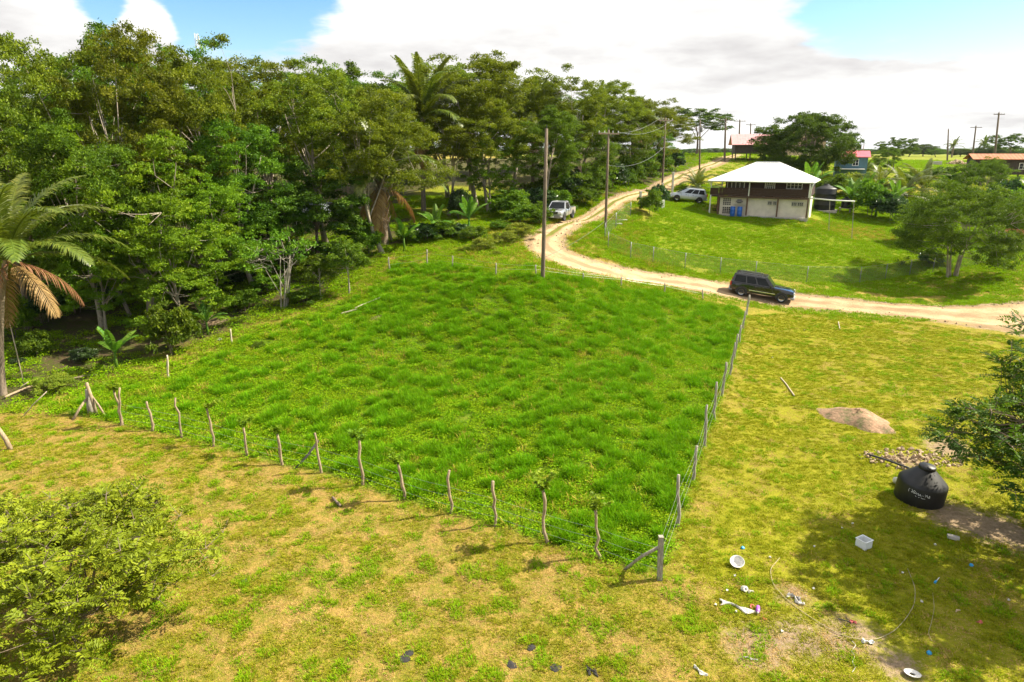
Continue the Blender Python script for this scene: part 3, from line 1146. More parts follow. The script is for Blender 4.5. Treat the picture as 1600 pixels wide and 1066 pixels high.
for a in [('olive_a', 110, 47, 42, 215, 'tall olive tree rising high behind the layered lime tree'), ('olive_b', 245, 48, 48, 210), ('olive_a', 345, 52, 75, 190, 'tall olive tree standing in front of the radio mast'), ('green_a', 45, 42, 135, 220, 'deep green tree directly behind the coconut palm fronds'), ('green_b', 160, 42, 190, 200, 'deep green tree with foliage touching the layered lime tree'),
          ('olive_b', 420, 60, 92, 190), ('olive_a', 510, 58, 102, 190), ('green_a', 465, 66, 100, 180), ('olive_b', 600, 54, 142, 170, 'olive tree with open pale limbs hanging over the stout palm'),
          ('green_b', 560, 72, 108, 160), ('green_a', 20, 60, 120, 200), ('green_b', 190, 60, 60, 200), ('green_a', 320, 64, 78, 190), ('green_b', 395, 50, 190, 170, 'deep green tree overhanging the cream hut'),
          ('bare_bole', 745, 74, 97, 165, 'tall olive tree next to the tallest palm of the wood'), ('bare_bole', 700, 82, 112, 150), ('bare_bole', 800, 84, 112, 140), ('bare_bole', 765, 70, 170, 130, 'deep green tree behind the slim lime tree of the clearing'), ('bare_bole', 700, 68, 190, 120, 'olive tree between the tallest palm and the mown clearing'),
          ('olive_a', 890, 80, 114, 135, 'tall olive tree towering behind the silver pickup'), ('green_b', 850, 72, 175, 130, 'deep green tree behind the bare pole without crossarm'), ('olive_b', 950, 88, 130, 120), ('green_a', 910, 78, 185, 110, 'deep green tree behind the pole in the road bend'), ('olive_a', 1000, 100, 148, 105),
          ('green_b', 975, 92, 195, 100), ('olive_b', 1035, 112, 168, 85, 'olive tree at the uphill end of the wood beside the road'), ('green_a', 1020, 104, 205, 80), ('green_a', 620, 92, 118, 150), ('green_b', 520, 96, 122, 150),
          ('green_a', 430, 98, 118, 150), ('green_b', 330, 96, 110, 160), ('green_a', 230, 94, 100, 160), ('green_b', 130, 92, 110, 170), ('green_a', 40, 90, 140, 170),
          ('green_b', 830, 104, 140, 120), ('green_a', 910, 112, 150, 110), ('green_a', -60, 52, 120, 230), ('green_b', -60, 74, 130, 220), ('green_a', 280, 78, 90, 180),
          ('olive_b', 650, 100, 135, 130), ('green_b', 745, 104, 135, 120)]:
    wood_tree(*a)

wood_tree('lime_a', 235, 43.5, 228, 250, 'bright lime green tree with layered sprays at the wood edge above brown litter', None)
wood_tree('lime_a', 330, 45.5, 268, 190, 'bright lime green tree standing between the dark glossy tree and the layered lime tree')
wood_tree('lime_a', 290, 42, 335, 190, 'low bright lime tree with foliage reaching down to the pasture edge')
wood_tree('lime_a', 165, 41.5, 370, 130, 'small lime green tree between the coconut palm and the layered lime tree')
wood_tree('lime_a', 768, 70, 205, 95, 'slim bright lime tree above the mown clearing in the wood')
wood_tree('dark_a', 500, 53, 262, 185, 'low dark glossy leaved tree in front of the hidden hut')
wood_tree('dark_a', 385, 56, 300, 150, 'dark glossy leaved tree shading the gap beside the cream hut wall')
wood_tree('dark_a', 90, 50, 300, 230, 'dark shade tree behind the leaning coconut palm')
place_tree(*PROTO['airy'], 1088, 150, 174, 118, 'airy spreading tree standing alone on the road crest', None, maxsq=2.6)
wood_tree('coppice', 440, 45, 362, 135, 'cut back tree with pale bare forking branches at the pasture edge').name = 'coppiced_tree'
wood_tree('sapling', 545, 46.5, 375, 62, 'small bushy tree with short pale trunk beside the coppiced tree')
wood_tree('sapling', 500, 46, 400, 55, 'thin grey trunked sapling half hidden behind the coppiced tree')
wood_tree('mango', 1252, 108, 180, 140, 'big dark domed tree behind the white roofed house')
rt = place_tree(*PROTO['road_tree'], 1490, 62, 292, 195, 'many stemmed olive tree behind the mesh fence by the road', None, rot=.6)
place_tree(*PROTO['airy'], 1575, 165, 212, 75, 'flat topped airy tree beside the leaning pole on the far field', None)
place_tree(*PROTO['airy'], 1395, 128, 218, 60, 'airy grey green tree rising above the coconut palms', None)
place_tree(*PROTO['green_b'], 1380, 118, 232, 70, 'leafy tree beside the teal house wall', None)
place_tree(*PROTO['road_tree'], 1530, 96, 252, 80, 'grey green shrubby tree in front of the brown stilt house', None)
place_tree(*PROTO['green_a'], 1310, 140, 205, 60, 'tall leafy tree behind the teal house roof', None)
# line of dark trees closing the far field
for i, (px, top, w) in enumerate([(1395, 236, 40), (1420, 229, 45), (1442, 226, 40), (1462, 232, 36), (1500, 233, 34), (1517, 231, 34), (1545, 229, 44), (1585, 231, 50), (1625, 230, 50)]):
    place_tree(*PROTO['green_a' if i % 2 else 'mango'], px, 285 + 12 * (i % 3), top, w, 'distant dark tree in the row closing the far field', 'trees closing the far field', maxsq=3)
for i in range(34):
    px = 640 + i * 34
    Y = 520 + 60 * random.random()
    place_tree(*PROTO['mango'], px, Y, 233.5 - 2.5 * random.random(), 46, 'small far tree in the long row at the horizon', 'trees at the horizon', maxsq=4)

# bushes along the climbing road and round the clearing
LB_B = 'leafy green bush in the thicket between road and wood'
for (px, Y, top, w, k) in [(800, 66, 300, 60, 'bush'), (835, 69, 296, 55, 'bush_dark'), (815, 62, 322, 50, 'bush'), (850, 74, 275, 60, 'bush'), (880, 76, 268, 60, 'bush_dark'),
                           (905, 80, 262, 55, 'bush'), (930, 82, 255, 50, 'bush'), (955, 84, 252, 50, 'bush_dark'), (980, 90, 245, 46, 'bush'), (1005, 96, 240, 44, 'bush'),
                           (1030, 104, 238, 40, 'bush'), (1052, 112, 234, 36, 'bush_dark'), (780, 60, 345, 46, 'bush'), (690, 58, 345, 50, 'bush'), (710, 58.5, 350, 50, 'bush_dark'),
                           (665, 57.5, 350, 46, 'bush_dark'), (870, 70, 300, 50, 'bush'), (740, 57, 355, 50, 'bush'), (935, 79, 280, 40, 'bush'), (972, 88, 264, 36, 'bush'),
                           (640, 57, 352, 40, 'bush'), (912, 74, 290, 44, 'bush'), (840, 62, 318, 40, 'bush')]:
    place_tree(*PROTO[k], px, Y, top, w, LB_B, 'bushes of the roadside thicket', name='bush', cat='bush')
for (px, Y, top, w) in [(755, 53, 372, 60), (790, 55, 362, 50), (815, 57, 350, 46), (725, 53, 385, 50), (775, 51, 392, 40)]:
    place_tree(*PROTO['bush_lime'], px, Y, top, w, 'yellow green weedy bush on the outer bank of the road bend', 'weedy bushes at the road bend', name='bush', cat='bush')
for (px, Y, top, w, k, lab) in [
        (272, 38, 480, 45, 'bush', 'dark leafy bush at the wood edge near the banana plant'),
        (478, 45.5, 450, 60, 'bush', 'dark bush filling the foot of the coppiced tree'),
        (405, 38.5, 535, 30, 'bush', 'low round bush at the pasture edge near a short white stake'),
        (85, 32.5, 588, 70, 'bush_lime', 'low yellow green bush near the leaning sticks'),
        (130, 37, 545, 60, 'bush_dark', 'broad leaved bush in the shade near the coconut palm'),
        (292, 36, 572, 40, 'bush_dark', 'small dark bush in the pasture near the back stakes'),
        (1017, 74, 299, 30, 'bush', 'clipped bush in the flower bed by the gate post'),
        (1030, 80, 290, 22, 'bush_dark', 'dark round bush behind the gate post beside the van'),
        (575, 54, 352, 30, 'bush', 'bright bush at the foot of the thick trunked palm'),
        (718, 66, 298, 30, 'bush_dark', 'dark clipped bush beside a trunk in the mown clearing'),
        (1360, 86, 285, 55, 'bush', 'leafy bush among the banana plants by the water tanks'),
        (1300, 98, 274, 50, 'bush', 'leafy bush behind the large water tank'),
        (1338, 100, 272, 50, 'bush_lime', 'yellow green bush below the teal house'),
        (1390, 84, 305, 50, 'bush_dark', 'dark bush at the lawn edge under the coconut palms'),
        (1440, 74, 320, 60, 'bush', 'bush touching the many stemmed olive tree'),
        (1600, 74, 300, 80, 'bush', 'bush beside the low shed at the lane'),
        (1500, 110, 268, 50, 'bush', 'bush on the bright slope below the brown stilt house'),
        (1455, 66, 395, 45, 'bush_dark', 'dark bush under the many stemmed olive tree'),
        (1420, 110, 268, 40, 'bush', 'bush on the field edge behind the coconut palms'),
        (1520, 88, 292, 60, 'bush_lime', 'yellow green bush on the slope above the olive tree'),
        (1470, 120, 262, 36, 'bush', 'lone bush on the bright field near the trough'),
        (1565, 84, 285, 50, 'bush_dark', 'dark bush below the brown stilt house')]:
    place_tree(*PROTO[k], px, Y, top, w, lab, None, name='bush', cat='bush')

for (px, Y, top, w, k) in [(20, 40, 470, 70, 'bush'), (70, 43, 455, 70, 'bush_dark'), (120, 45, 440, 70, 'bush'), (165, 47, 440, 60, 'bush_dark'), (300, 49, 425, 70, 'bush'),
                           (350, 50, 420, 60, 'bush_dark'), (400, 52, 400, 60, 'bush'), (60, 37.5, 520, 50, 'bush'), (215, 49, 430, 60, 'bush'), (420, 48, 430, 50, 'bush'), (30, 36, 560, 45, 'bush_dark'),
                           (385, 45, 455, 45, 'bush'), (530, 52, 395, 45, 'bush_dark'), (510, 50, 410, 45, 'bush')]:
    place_tree(*PROTO[k], px, Y, top, w, 'shaded bush in the undergrowth under the wood edge', 'bushes under the wood edge', name='bush', cat='bush')

# the two small trees close to the camera, and the one whose shade falls into the yard
PROTO['near_a'] = (gen_tree(31, 3.5, 3.4, cb=.05, nl=12, ncl=330, L=.14, W=.065, rc=.55, r0=.10, leaf='leaf_shrub', bark='bark_brown', spray=(9, 8, .5), stems=3, low=-.3, inner=.35, lump=.2, name='near_a'), (3.5, 3.4))
PROTO['near_b'] = (gen_tree(32, 5.4, 3.3, cb=.12, nl=12, ncl=420, L=.135, W=.06, rc=.6, r0=.12, leaf='leaf_deep', bark='bark_brown', spray=(9, 8, .55), stems=2, low=-.6, inner=.4, lump=.22, name='near_b'), (5.4, 3.3))


def set_tree(key, loc, label, scl=1.0, rot=0.0):
    r = thing('broadleaf_tree', label, 'tree', (loc[0], loc[1], float(tz(loc[0], loc[1]))), rot)
    r.scale = (scl,) * 3
    link('trunk', PROTO[key][0][0], r)
    link('crown', PROTO[key][0][1], r)
    return r


set_tree('near_a', (-11.6, 14.2), 'young feathery leaved tree spreading over the dry front lawn', 1.0, .4)
set_tree('near_b', (18.1, 17.9), 'dark feathery tree shading the littered yard beside the black tank', 1.24, 1.1)

# ------------------------------------------------------------------ palms and bananas
fr_coco = [gen_frond(41 + i, 5.6, e, dr, 84, 1.0, .07, .6, vee=.3) for i, (e, dr) in enumerate([(1.25, 1.1), (.95, 1.3), (.55, 1.3), (.15, 1.2)])]
fr_dead = [gen_frond(46 + i, 3.9, e, dr, 40, .8, .05, .9, leaf='leaf_palm_dead', vee=-.2) for i, (e, dr) in enumerate([(-.35, 1.0), (-.9, .6)])]
fr_coh = [gen_frond(51 + i, 6.0, e, dr, 84, 1.0, .095, .8, vee=.2) for i, (e, dr) in enumerate([(1.42, .75), (1.2, 1.25), (.9, 1.7), (.5, 1.6)])]
fr_cohd = [gen_frond(56 + i, 4.2, e, dr, 34, .8, .06, 1.0, leaf='leaf_palm_dead', vee=-.2) for i, (e, dr) in enumerate([(-.5, 1.0), (-1.1, .45)])]


def palm(name, label, px, Y, trunk_me, h, fronds, spec, scl=1.0, dead=None, ndead=0, bend=.3, group=None, rot=0.0, x=None):
    x = gx_at(px, Y) if x is None else x
    r = thing(name, label, 'palm', (x, Y, float(tz(x, Y))), rot, group)
    r.scale = (scl,) * 3
    link('trunk', trunk_me, r)
    k = 0
    for vi, cnt in enumerate(spec):
        for c in range(cnt):
            k += 1
            o = link('frond', fronds[vi], r, (bend, 0, h - .05 - .06 * vi), (random.gauss(0, .06), random.gauss(0, .06), k * 2.399 + vi * .7))
    for c in range(ndead):
        link('frond', dead[c % len(dead)], r, (bend, 0, h - .25 - .1 * (c % 3)), (0, 0, c * 2.1 + .5))
    return r


tr_coco = gen_palm_trunk(61, 7.2, .17, 1.7, 40)
tr_coh = gen_palm_trunk(62, 5.0, .36, .1, 22, boots=26)
tr_thin = gen_palm_trunk(63, 8.5, .22, .3, 30, boots=16)
tr_short = gen_palm_trunk(64, 1.2, .16, .0, 8)
pc = palm('coconut_palm', 'coconut palm with ringed pale trunk and one brown drooping frond', 4, 32, tr_coco, 7.2, fr_coco, (6, 8, 6, 3), 1.0, fr_dead, 3, 1.7)
link('frond', fr_dead[0], pc, (1.7, 0, 6.9), (0, 0, -.35))
palm('cohune_palm', 'stout palm with shaggy brown trunk at the pasture edge', 600, 56.5, tr_coh, 5.0, fr_coh, (5, 7, 7, 5), 1.05, fr_cohd, 9, .1)
palm('cohune_palm', 'tallest palm of the wood with dead fronds hanging down its trunk', 662, 70, tr_thin, 8.5, fr_coh, (7, 8, 7, 5), 1.10, fr_cohd, 12, .3)
palm('cohune_palm', 'palm with upright fronds rising behind the lime clearing tree', 832, 80, tr_thin, 8.5, fr_coh, (6, 7, 6, 4), .93, fr_cohd, 6, .3)
for px, Y, s in ((930, 96, .92), (985, 98, .80), (1008, 108, .78), (735, 88, .95), (545, 84, .9)):
    palm('cohune_palm', 'palm crowded among the trees at the back of the wood', px, Y, tr_thin, 8.5, fr_coh, (5, 7, 6, 4), s, fr_cohd, 4, .3, 'palms at the back of the wood', rot=px)
palm('young_palm', 'young palm with short trunk standing behind the silver van', 1088, 95, tr_short, 1.2, fr_coco, (4, 7, 7, 4), .62, None, 0, 0)
for (px, Y, s, lab) in [(1408, 96, .95, 'coconut palm with pale drooping frond beyond the house lawn'), (1440, 100, 1.0, 'bushy coconut palm beside the pale frond palm'),
                        (1372, 100, .9, 'coconut palm next to the banana plants by the tanks'), (1580, 80, .7, 'small coconut palm near the lane shed'),
                        (1568, 120, .8, 'coconut palm behind the roof of the brown stilt house'), (1350, 116, .7, 'young coconut palm in front of the teal house')]:
    palm('coconut_palm', lab, px, Y, tr_short, 1.2, fr_coco, (3, 4, 4, 3), s, fr_dead, 1, 0, rot=px * .3)
for (px, Y, s) in [(1487, 270, .78), (1535, 290, .85)]:
    palm('cohune_palm', 'palm silhouette above the far tree row', px, Y, tr_coh, 5.0, fr_coh, (2, 4, 4, 3), s, None, 0, .1, 'palms above the far tree row', rot=px)

pad = [gen_paddle(71 + i, 1.9, e, dr, .5) for i, (e, dr) in enumerate([(1.35, .5), (1.0, 1.0), (.7, 1.3)])]
gst = Geo()
gst.tube([(0, 0, -.15), (.02, 0, .5), (0, .02, 1.15)], [.11, .09, .055], 8)
stem_me = gst.mesh('banana_stem', 'leaf_banana', True)
for (px, Y, s, lab) in [(184, 35.5, .95, 'banana plant in the shade of the wood edge'), (325, 41, .8, 'banana plant on bare soil beside the lime tree'),
                        (632, 54.5, 1.0, 'banana plant on the bank above the back stakes'), (682, 58, 1.1, 'banana plant in front of the mown clearing'),
                        (733, 60, 1.2, 'banana plant between two trunks at the clearing edge'), (797, 72, 1.0, 'banana plant at the far side of the clearing'),
                        (1328, 88, 1.6, 'broad banana plant beside the small water tank'), (1345, 92, 1.7, 'tall banana plant behind the small water tank'),
                        (1262, 92, 2.0, 'banana plant rising over the white roof'), (1368, 86, 1.5, 'banana plant at the lawn edge near the tanks'),
                        (1395, 90, 1.5, 'banana plant between the bushes and the palms'), (877, 74, 1.3, 'banana plant in the roadside thicket')]:
    x = gx_at(px, Y)
    r = thing('banana_plant', lab, 'banana plant', (x, Y, float(tz(x, Y))), px * .7)
    r.scale = (s,) * 3
    link('stem', stem_me, r)
    for k in range(8):
        link('leaf', pad[k % 3], r, (0, 0, 1.0 + .02 * (k % 3)), (0, 0, k * 2.399))

# ------------------------------------------------------------------ grasses


def vnoise(x, y, s, seed):
    """smooth value noise, 0..1"""
    rg = np.random.default_rng(seed)
    tab = rg.random((64, 64))
    u, v = x / s, y / s
    iu, iv = np.floor(u).astype(int), np.floor(v).astype(int)
    fu, fv = u - iu, v - iv
    fu, fv = fu * fu * (3 - 2 * fu), fv * fv * (3 - 2 * fv)
    g = lambda a, b: tab[a % 64, b % 64]
    return (g(iu, iv) * (1 - fu) + g(iu + 1, iv) * fu) * (1 - fv) + (g(iu, iv + 1) * (1 - fu) + g(iu + 1, iv + 1) * fu) * fv


def tuft(name, seed, n, rad, h, w, lean, mat, hv=.35):
    rng = np.random.default_rng(seed)
    g = Geo()
    for i in range(n):
        a, rr_ = rng.random() * 6.28, rad * rng.random() ** .5
        b = np.array([math.cos(a) * rr_, math.sin(a) * rr_, -.03])
        az = a + rng.normal() * .9
        o = np.array([math.cos(az), math.sin(az), 0])
        hh = h * (1 - hv + 2 * hv * rng.random())
        le = lean * (.4 + rng.random())
        s = np.array([-o[1], o[0], 0]) * w * .5
        mid = b + np.array([0, 0, hh * .6]) + o * hh * le * .35
        tip = b + np.array([0, 0, hh * (1 - .25 * le)]) + o * hh * le
        tone = np.clip(.5 + .25 * rng.normal(), 0, 1)
        g.add([b - s, b + s, mid + s * .8, mid - s * .8, tip], [(0, 1, 2, 3)], [(3, 2, 4)], [tone], [tone])
    return g.mesh(name, mat)


def herb(name, seed, n, rad, h, L, W, mat):
    rng = np.random.default_rng(seed)
    g = Geo()
    C = np.stack([rng.normal(size=n) * rad * .5, rng.normal(size=n) * rad * .5, h * (.25 + .75 * rng.random(n))], 1)
    N = unit(np.array([0, 0, 1.0]) + rng.normal(size=(n, 3)) * .45)
    D = unit(np.cross(N, rand_dirs(rng, n)))
    g.leaves(C, D, N, L * (.7 + .6 * rng.random(n)), W * (.7 + .6 * rng.random(n)), np.clip(.5 + .25 * rng.normal(size=n), 0, 1))
    return g.mesh(name, mat)


def scatter(name, label, pts, scl, src_me, tilt=.12, seed=0):
    """many copies of one tuft, stood on the ground: stuff, drawn with geometry nodes"""
    rng = np.random.default_rng(seed)
    n = len(pts)
    me = bpy.data.meshes.new(name)
    me.vertices.add(n)
    me.vertices.foreach_set('co', np.asarray(pts, np.float32).ravel())
    a = me.attributes.new('rot', 'FLOAT_VECTOR', 'POINT')
    rot = np.stack([rng.normal(size=n) * tilt, rng.normal(size=n) * tilt, rng.random(n) * 6.28], 1)
    a.data.foreach_set('vector', rot.astype(np.float32).ravel())
    a = me.attributes.new('scl', 'FLOAT', 'POINT')
    a.data.foreach_set('value', np.asarray(scl, np.float32))
    o = link(name, me)
    src = bpy.data.objects.new(name + '_tuft', src_me)
    ng = bpy.data.node_groups.new(name, 'GeometryNodeTree')
    ng.interface.new_socket('Geometry', in_out='INPUT', socket_type='NodeSocketGeometry')
    ng.interface.new_socket('Geometry', in_out='OUTPUT', socket_type='NodeSocketGeometry')
    N = ng.nodes
    gi, go = N.new('NodeGroupInput'), N.new('NodeGroupOutput')
    iop = N.new('GeometryNodeInstanceOnPoints')
    oi = N.new('GeometryNodeObjectInfo')
    oi.inputs['Object'].default_value = src
    ar = N.new('GeometryNodeInputNamedAttribute')
    ar.data_type = 'FLOAT_VECTOR'
    ar.inputs['Name'].default_value = 'rot'
    as_ = N.new('GeometryNodeInputNamedAttribute')
    as_.data_type = 'FLOAT'
    as_.inputs['Name'].default_value = 'scl'
    ng.links.new(gi.outputs[0], iop.inputs['Points'])
    ng.links.new(oi.outputs['Geometry'], iop.inputs['Instance'])
    ng.links.new(ar.outputs['Attribute'], iop.inputs['Rotation'])
    ng.links.new(as_.outputs['Attribute'], iop.inputs['Scale'])
    ng.links.new(iop.outputs[0], go.inputs[0])
    md = o.modifiers.new('tufts', 'NODES')
    md.node_group = ng
    stuff(o, label, 'grass')
    return o


def sample(n, x0, x1, y0, y1, seed):
    rng = np.random.default_rng(seed)
    return rng.random(n) * (x1 - x0) + x0, rng.random(n) * (y1 - y0) + y0, rng


def ground_pts(x, y, dzz=0.0):
    return np.stack([x, y, tz(x, y) + dzz], 1)


def off_road(x, y, clear=.0):
    d = poly_dist(x, y, road_poly[::6])
    return (~in_poly(x, y, road_poly[::6])) & (d > clear)


t_tall = tuft('tall_tuft', 81, 34, .14, .36, .020, .55, 'grass_tall')
t_herb = herb('herb_tuft', 82, 40, .26, .15, .066, .044, 'grass_herb')
t_lawn = tuft('lawn_tuft', 83, 26, .12, .085, .018, .8, 'grass_lawn')
t_short = tuft('short_tuft', 84, 22, .10, .075, .018, .9, 'grass_short')
t_fresh = tuft('fresh_tuft', 88, 30, .13, .11, .018, .8, 'grass_herb')
t_straw = tuft('straw_tuft', 85, 30, .24, .05, .013, 1.6, 'grass_straw')
t_field = tuft('field_tuft', 86, 30, .45, .17, .045, .7, 'grass_herb')
t_rust = tuft('rust_tuft', 87, 26, .40, .40, .03, .6, 'grass_rust')

# the fenced pasture
px0, px1 = pasture_poly[:, 0].min(), pasture_poly[:, 0].max()
py0, py1 = pasture_poly[:, 1].min(), pasture_poly[:, 1].max()
x, y, rng = sample(90000, px0, px1, py0, py1, 1)
ins = in_poly(x, y, pasture_poly)
nz = vnoise(x, y, 1.1, 5) * .6 + vnoise(x, y, .45, 6) * .4
dleft = np.clip((x + 14) / 8, 0, 1) * np.clip((poly_dist(x, y, pasture_poly)) / 1.6, 0, 1)
rt_ = np.random.default_rng(77)
ctx, cty = rt_.random(2600) * (px1 - px0) + px0, rt_.random(2600) * (py1 - py0) + py0
ok_ = in_poly(ctx, cty, pasture_poly) & (poly_dist(ctx, cty, pasture_poly) > .35)
ok_ &= rt_.random(2600) < .25 + .75 * np.clip((ctx + 15) / 7, 0, 1)
ok_ &= vnoise(ctx, cty, 2.6, 5) + .5 * rt_.random(2600) > .48
ctx, cty = ctx[ok_], cty[ok_]
tr_r = .18 + .30 * rt_.random(len(ctx)) ** 1.5
ntf = (10 + 38 * tr_r).astype(int)
ti = np.repeat(np.arange(len(ctx)), ntf)
ta, tr2 = rt_.random(len(ti)) * 6.28, rt_.random(len(ti)) ** .5
tx_, ty_ = ctx[ti] + np.cos(ta) * tr2 * tr_r[ti], cty[ti] + np.sin(ta) * tr2 * tr_r[ti]
tsc = (.75 + 1.0 * tr_r[ti]) * (1.12 - .45 * tr2) * (.8 + .4 * rt_.random(len(ti)))
scatter('tall_grass', 'lush tall green grass in tussocks across the fenced pasture', ground_pts(tx_, ty_), tsc * 1.08, t_tall, tilt=.2, seed=1)
kg = ins & (rng.random(len(x)) < .16) & (nz > .42)
scatter('pasture_grass', 'finer green grass filling between the pasture tussocks', ground_pts(x[kg], y[kg]), .45 + .35 * rng.random(kg.sum()), t_tall, seed=21)
k2 = ins & (rng.random(len(x)) < .34)
scatter('pasture_herbs', 'low broad leaved herbs between the pasture tussocks', ground_pts(x[k2], y[k2]), .6 + .8 * rng.random(k2.sum()), t_herb, seed=2)

kd = ins & (rng.random(len(x)) < .020) & (vnoise(x, y, 2.2, 61) > .45)
scatter('pasture_dead_stalks', 'yellowed dead stalks dotted through the fenced pasture', ground_pts(x[kd], y[kd]), .45 + .4 * rng.random(kd.sum()), t_rust, seed=23)

# dry front lawn
x, y, rng = sample(90000, -30, 9, 9, 32, 3)
fen = hits(FRONT_BASE)[::-1]
front = y < np.interp(x, fen[:, 0], fen[:, 1], left=fen[0, 1], right=fen[-1, 1]) - .1
vis = np.abs(x) < y * 1.05 + 4
nz = vnoise(x, y, 1.1, 7) * .35 + vnoise(x, y, .4, 8) * .4 + vnoise(x, y, .2, 9) * .25
k = front & vis & (nz > .45)
scatter('dry_lawn_grass', 'thin yellow green grass of the dry front lawn', ground_pts(x[k], y[k]), .5 + .6 * rng.random(k.sum()), t_short, seed=3)
k = front & vis & (nz < .50) & (rng.random(len(x)) < .6)
scatter('straw_litter', 'bleached dead straw lying between green tufts on the front lawn', ground_pts(x[k], y[k]), .6 + .6 * rng.random(k.sum()), t_straw, tilt=.05, seed=4)
nf_ = vnoise(x, y, .38, 51)
k = front & vis & (nf_ > .66) & (rng.random(len(x)) < .5)
scatter('lawn_weeds', 'scattered fresh green tufts on the dry front lawn', ground_pts(x[k], y[k]), .5 + .7 * rng.random(k.sum()), t_fresh, seed=5)

# yard on the right
x, y, rng = sample(120000, 4, 46, 9, 52, 9)
bare_d = np.min([np.hypot(x - s[0], y - s[1]) for s in spots], axis=0)
ryard = in_poly(x, y, right_poly) & off_road(x, y, .2) & (x < y * .95 + 4) & (bare_d > .8 + .5 * rng.random(len(x)))
nz = vnoise(x, y, 1.6, 17) * .4 + vnoise(x, y, .45, 18) * .35 + vnoise(x, y, .2, 19) * .25
k = ryard & (nz > .38)
scatter('yard_grass', 'short yellow green grass of the open yard', ground_pts(x[k], y[k]), (.5 + .6 * rng.random(k.sum())), t_lawn, seed=6)
kf_ = ryard & (vnoise(x, y, .5, 52) > .68) & (rng.random(len(x)) < .45)
scatter('yard_fresh_grass', 'fresh green tufts dotted over the open yard', ground_pts(x[kf_], y[kf_]), .5 + .6 * rng.random(kf_.sum()), t_fresh, seed=22)
k = ryard & (nz < .45) & (rng.random(len(x)) < .5)
scatter('yard_straw', 'dry straw patches in the open yard', ground_pts(x[k], y[k]), .6 + .6 * rng.random(k.sum()), t_straw, tilt=.05, seed=7)

# slope below the house, verges, clearing, far fields
x, y, rng = sample(70000, 6, 75, 52, 100, 19)
k = off_road(x, y, .5) & ((y > 57) | (x > 20)) & (x < y * .86 + 4)
verge = poly_dist(x, y, road_poly[::6]) < 3.4
hx, hy = gx_at(1190, 84), 84
k &= np.hypot((x - hx) / 7.5, (y - hy) / 5.0) > 1
nz = vnoise(x, y, 2.4, 27) * .6 + vnoise(x, y, .7, 28) * .4
kk = k & ~(verge & (nz < .55))
scatter('hill_lawn_grass', 'bright green grass on the slope below the white roofed house', ground_pts(x[kk], y[kk]), (.45 + .5 * nz[kk]) * (.7 + .6 * rng.random(kk.sum())), t_field, seed=8)
rc_ = hit(1320, 362)
k3 = k & (np.hypot((x - rc_[0]) / 6.5, (y - rc_[1]) / 3.6) < .35 + .9 * rng.random(len(x))) & (rng.random(len(x)) < .4)
scatter('rusty_grass', 'rusty orange grass patch on the lawn right of the house', ground_pts(x[k3], y[k3]), .35 + .35 * rng.random(k3.sum()), t_rust, seed=9)
x, y, rng = sample(42000, -46, 14, 26, 84, 29)
inw = in_poly(x, y, wood_poly)
inp = in_poly(x, y, pasture_poly)
nz = vnoise(x, y, 2.6, 37) * .6 + vnoise(x, y, .8, 38) * .4
k = off_road(x, y, .4) & ~inp & ~in_poly(x, y, right_poly) & (np.abs(x) < y * .85 + 3) & (y > np.interp(x, fen[:, 0], fen[:, 1]) + .2)
k &= np.where(inw, (nz > .44) & (rng.random(len(x)) < .6), rng.random(len(x)) < .9)
scatter('edge_herbs', 'fresh herbs and grass between the pasture and the wood', ground_pts(x[k], y[k]), .8 + 1.0 * rng.random(k.sum()), t_herb, seed=10)
k = off_road(x, y, .4) & ~inp & (np.abs(x) < y * .85 + 3) & (x > -14) & (y > 46) & (rng.random(len(x)) < .5) & (nz > .4)
scatter('bank_grass', 'rank grass on the banks beside the climbing road', ground_pts(x[k], y[k]), (.4 + .6 * rng.random(k.sum())), t_field, seed=11)
k = off_road(x, y, .2) & ~inp & (poly_dist(x, y, road_poly[::6]) < 5) & (x > -6) & (y > 44) & (rng.random(len(x)) < .35) & (nz > .45)
scatter('bank_rust_grass', 'yellowing grass along the outer edge of the road bend', ground_pts(x[k], y[k]), (.4 + .6 * rng.random(k.sum())), t_rust, seed=12)
x, y, rng = sample(26000, -6, 130, 74, 215, 39)
k = off_road(x, y, .5) & (x > (y - 70) * .30 + 2) & (x < y * .85) & (y > 84)
nz = vnoise(x, y, 5, 47)
scatter('far_field_grass', 'sunlit yellow green grass of the far fields', ground_pts(x[k], y[k]), (.6 + 1.0 * nz[k]) * (.8 + .6 * rng.random(k.sum())), t_field, seed=13)
x, y, rng = sample(9000, 9, 45, 48, 66, 49)
k = off_road(x, y, .1) & (poly_dist(x, y, road_poly[::6]) < 2.2)
scatter('verge_weeds', 'weeds growing on the verges along the dirt road', ground_pts(x[k], y[k]), .4 + .5 * rng.random(k.sum()), t_field, seed=14)

# ------------------------------------------------------------------ more materials
plain('roof_white', (.80, .80, .78), .35, 0, .04, 2.0)
plain('wall_white', (.62, .56, .47), .8, 0, .10, 1.5)
plain('paint_white', (.76, .75, .71), .6, 0, .08, 3.0)
plain('concrete', (.40, .37, .33), .9, 0, .15, 4.0, bump=.3)
plain('concrete_light', (.58, .54, .47), .9, 0, .12, 4.0, bump=.3)
plain('tank_black', (.007, .007, .008), .5, 0, .45, 5.0)
plain('barrel_blue', (.02, .12, .46), .38, 0, .12, 3.0)
plain('roof_pink', (.62, .30, .30), .5, 0, .10, 2.0)
plain('roof_red', (.66, .11, .15), .45, 0, .08, 2.0)
plain('wall_teal', (.075, .17, .215), .7, 0, .10, 2.0)
plain('wall_dark', (.055, .040, .033), .8, 0, .25, 3.0)
plain('roof_grey', (.25, .29, .31), .5, .2, .12, 2.0)
plain('roof_rust', (.42, .13, .05), .7, 0, .2, 2.0)
plain('wall_cream', (.66, .50, .32), .8, 0, .10, 2.0)
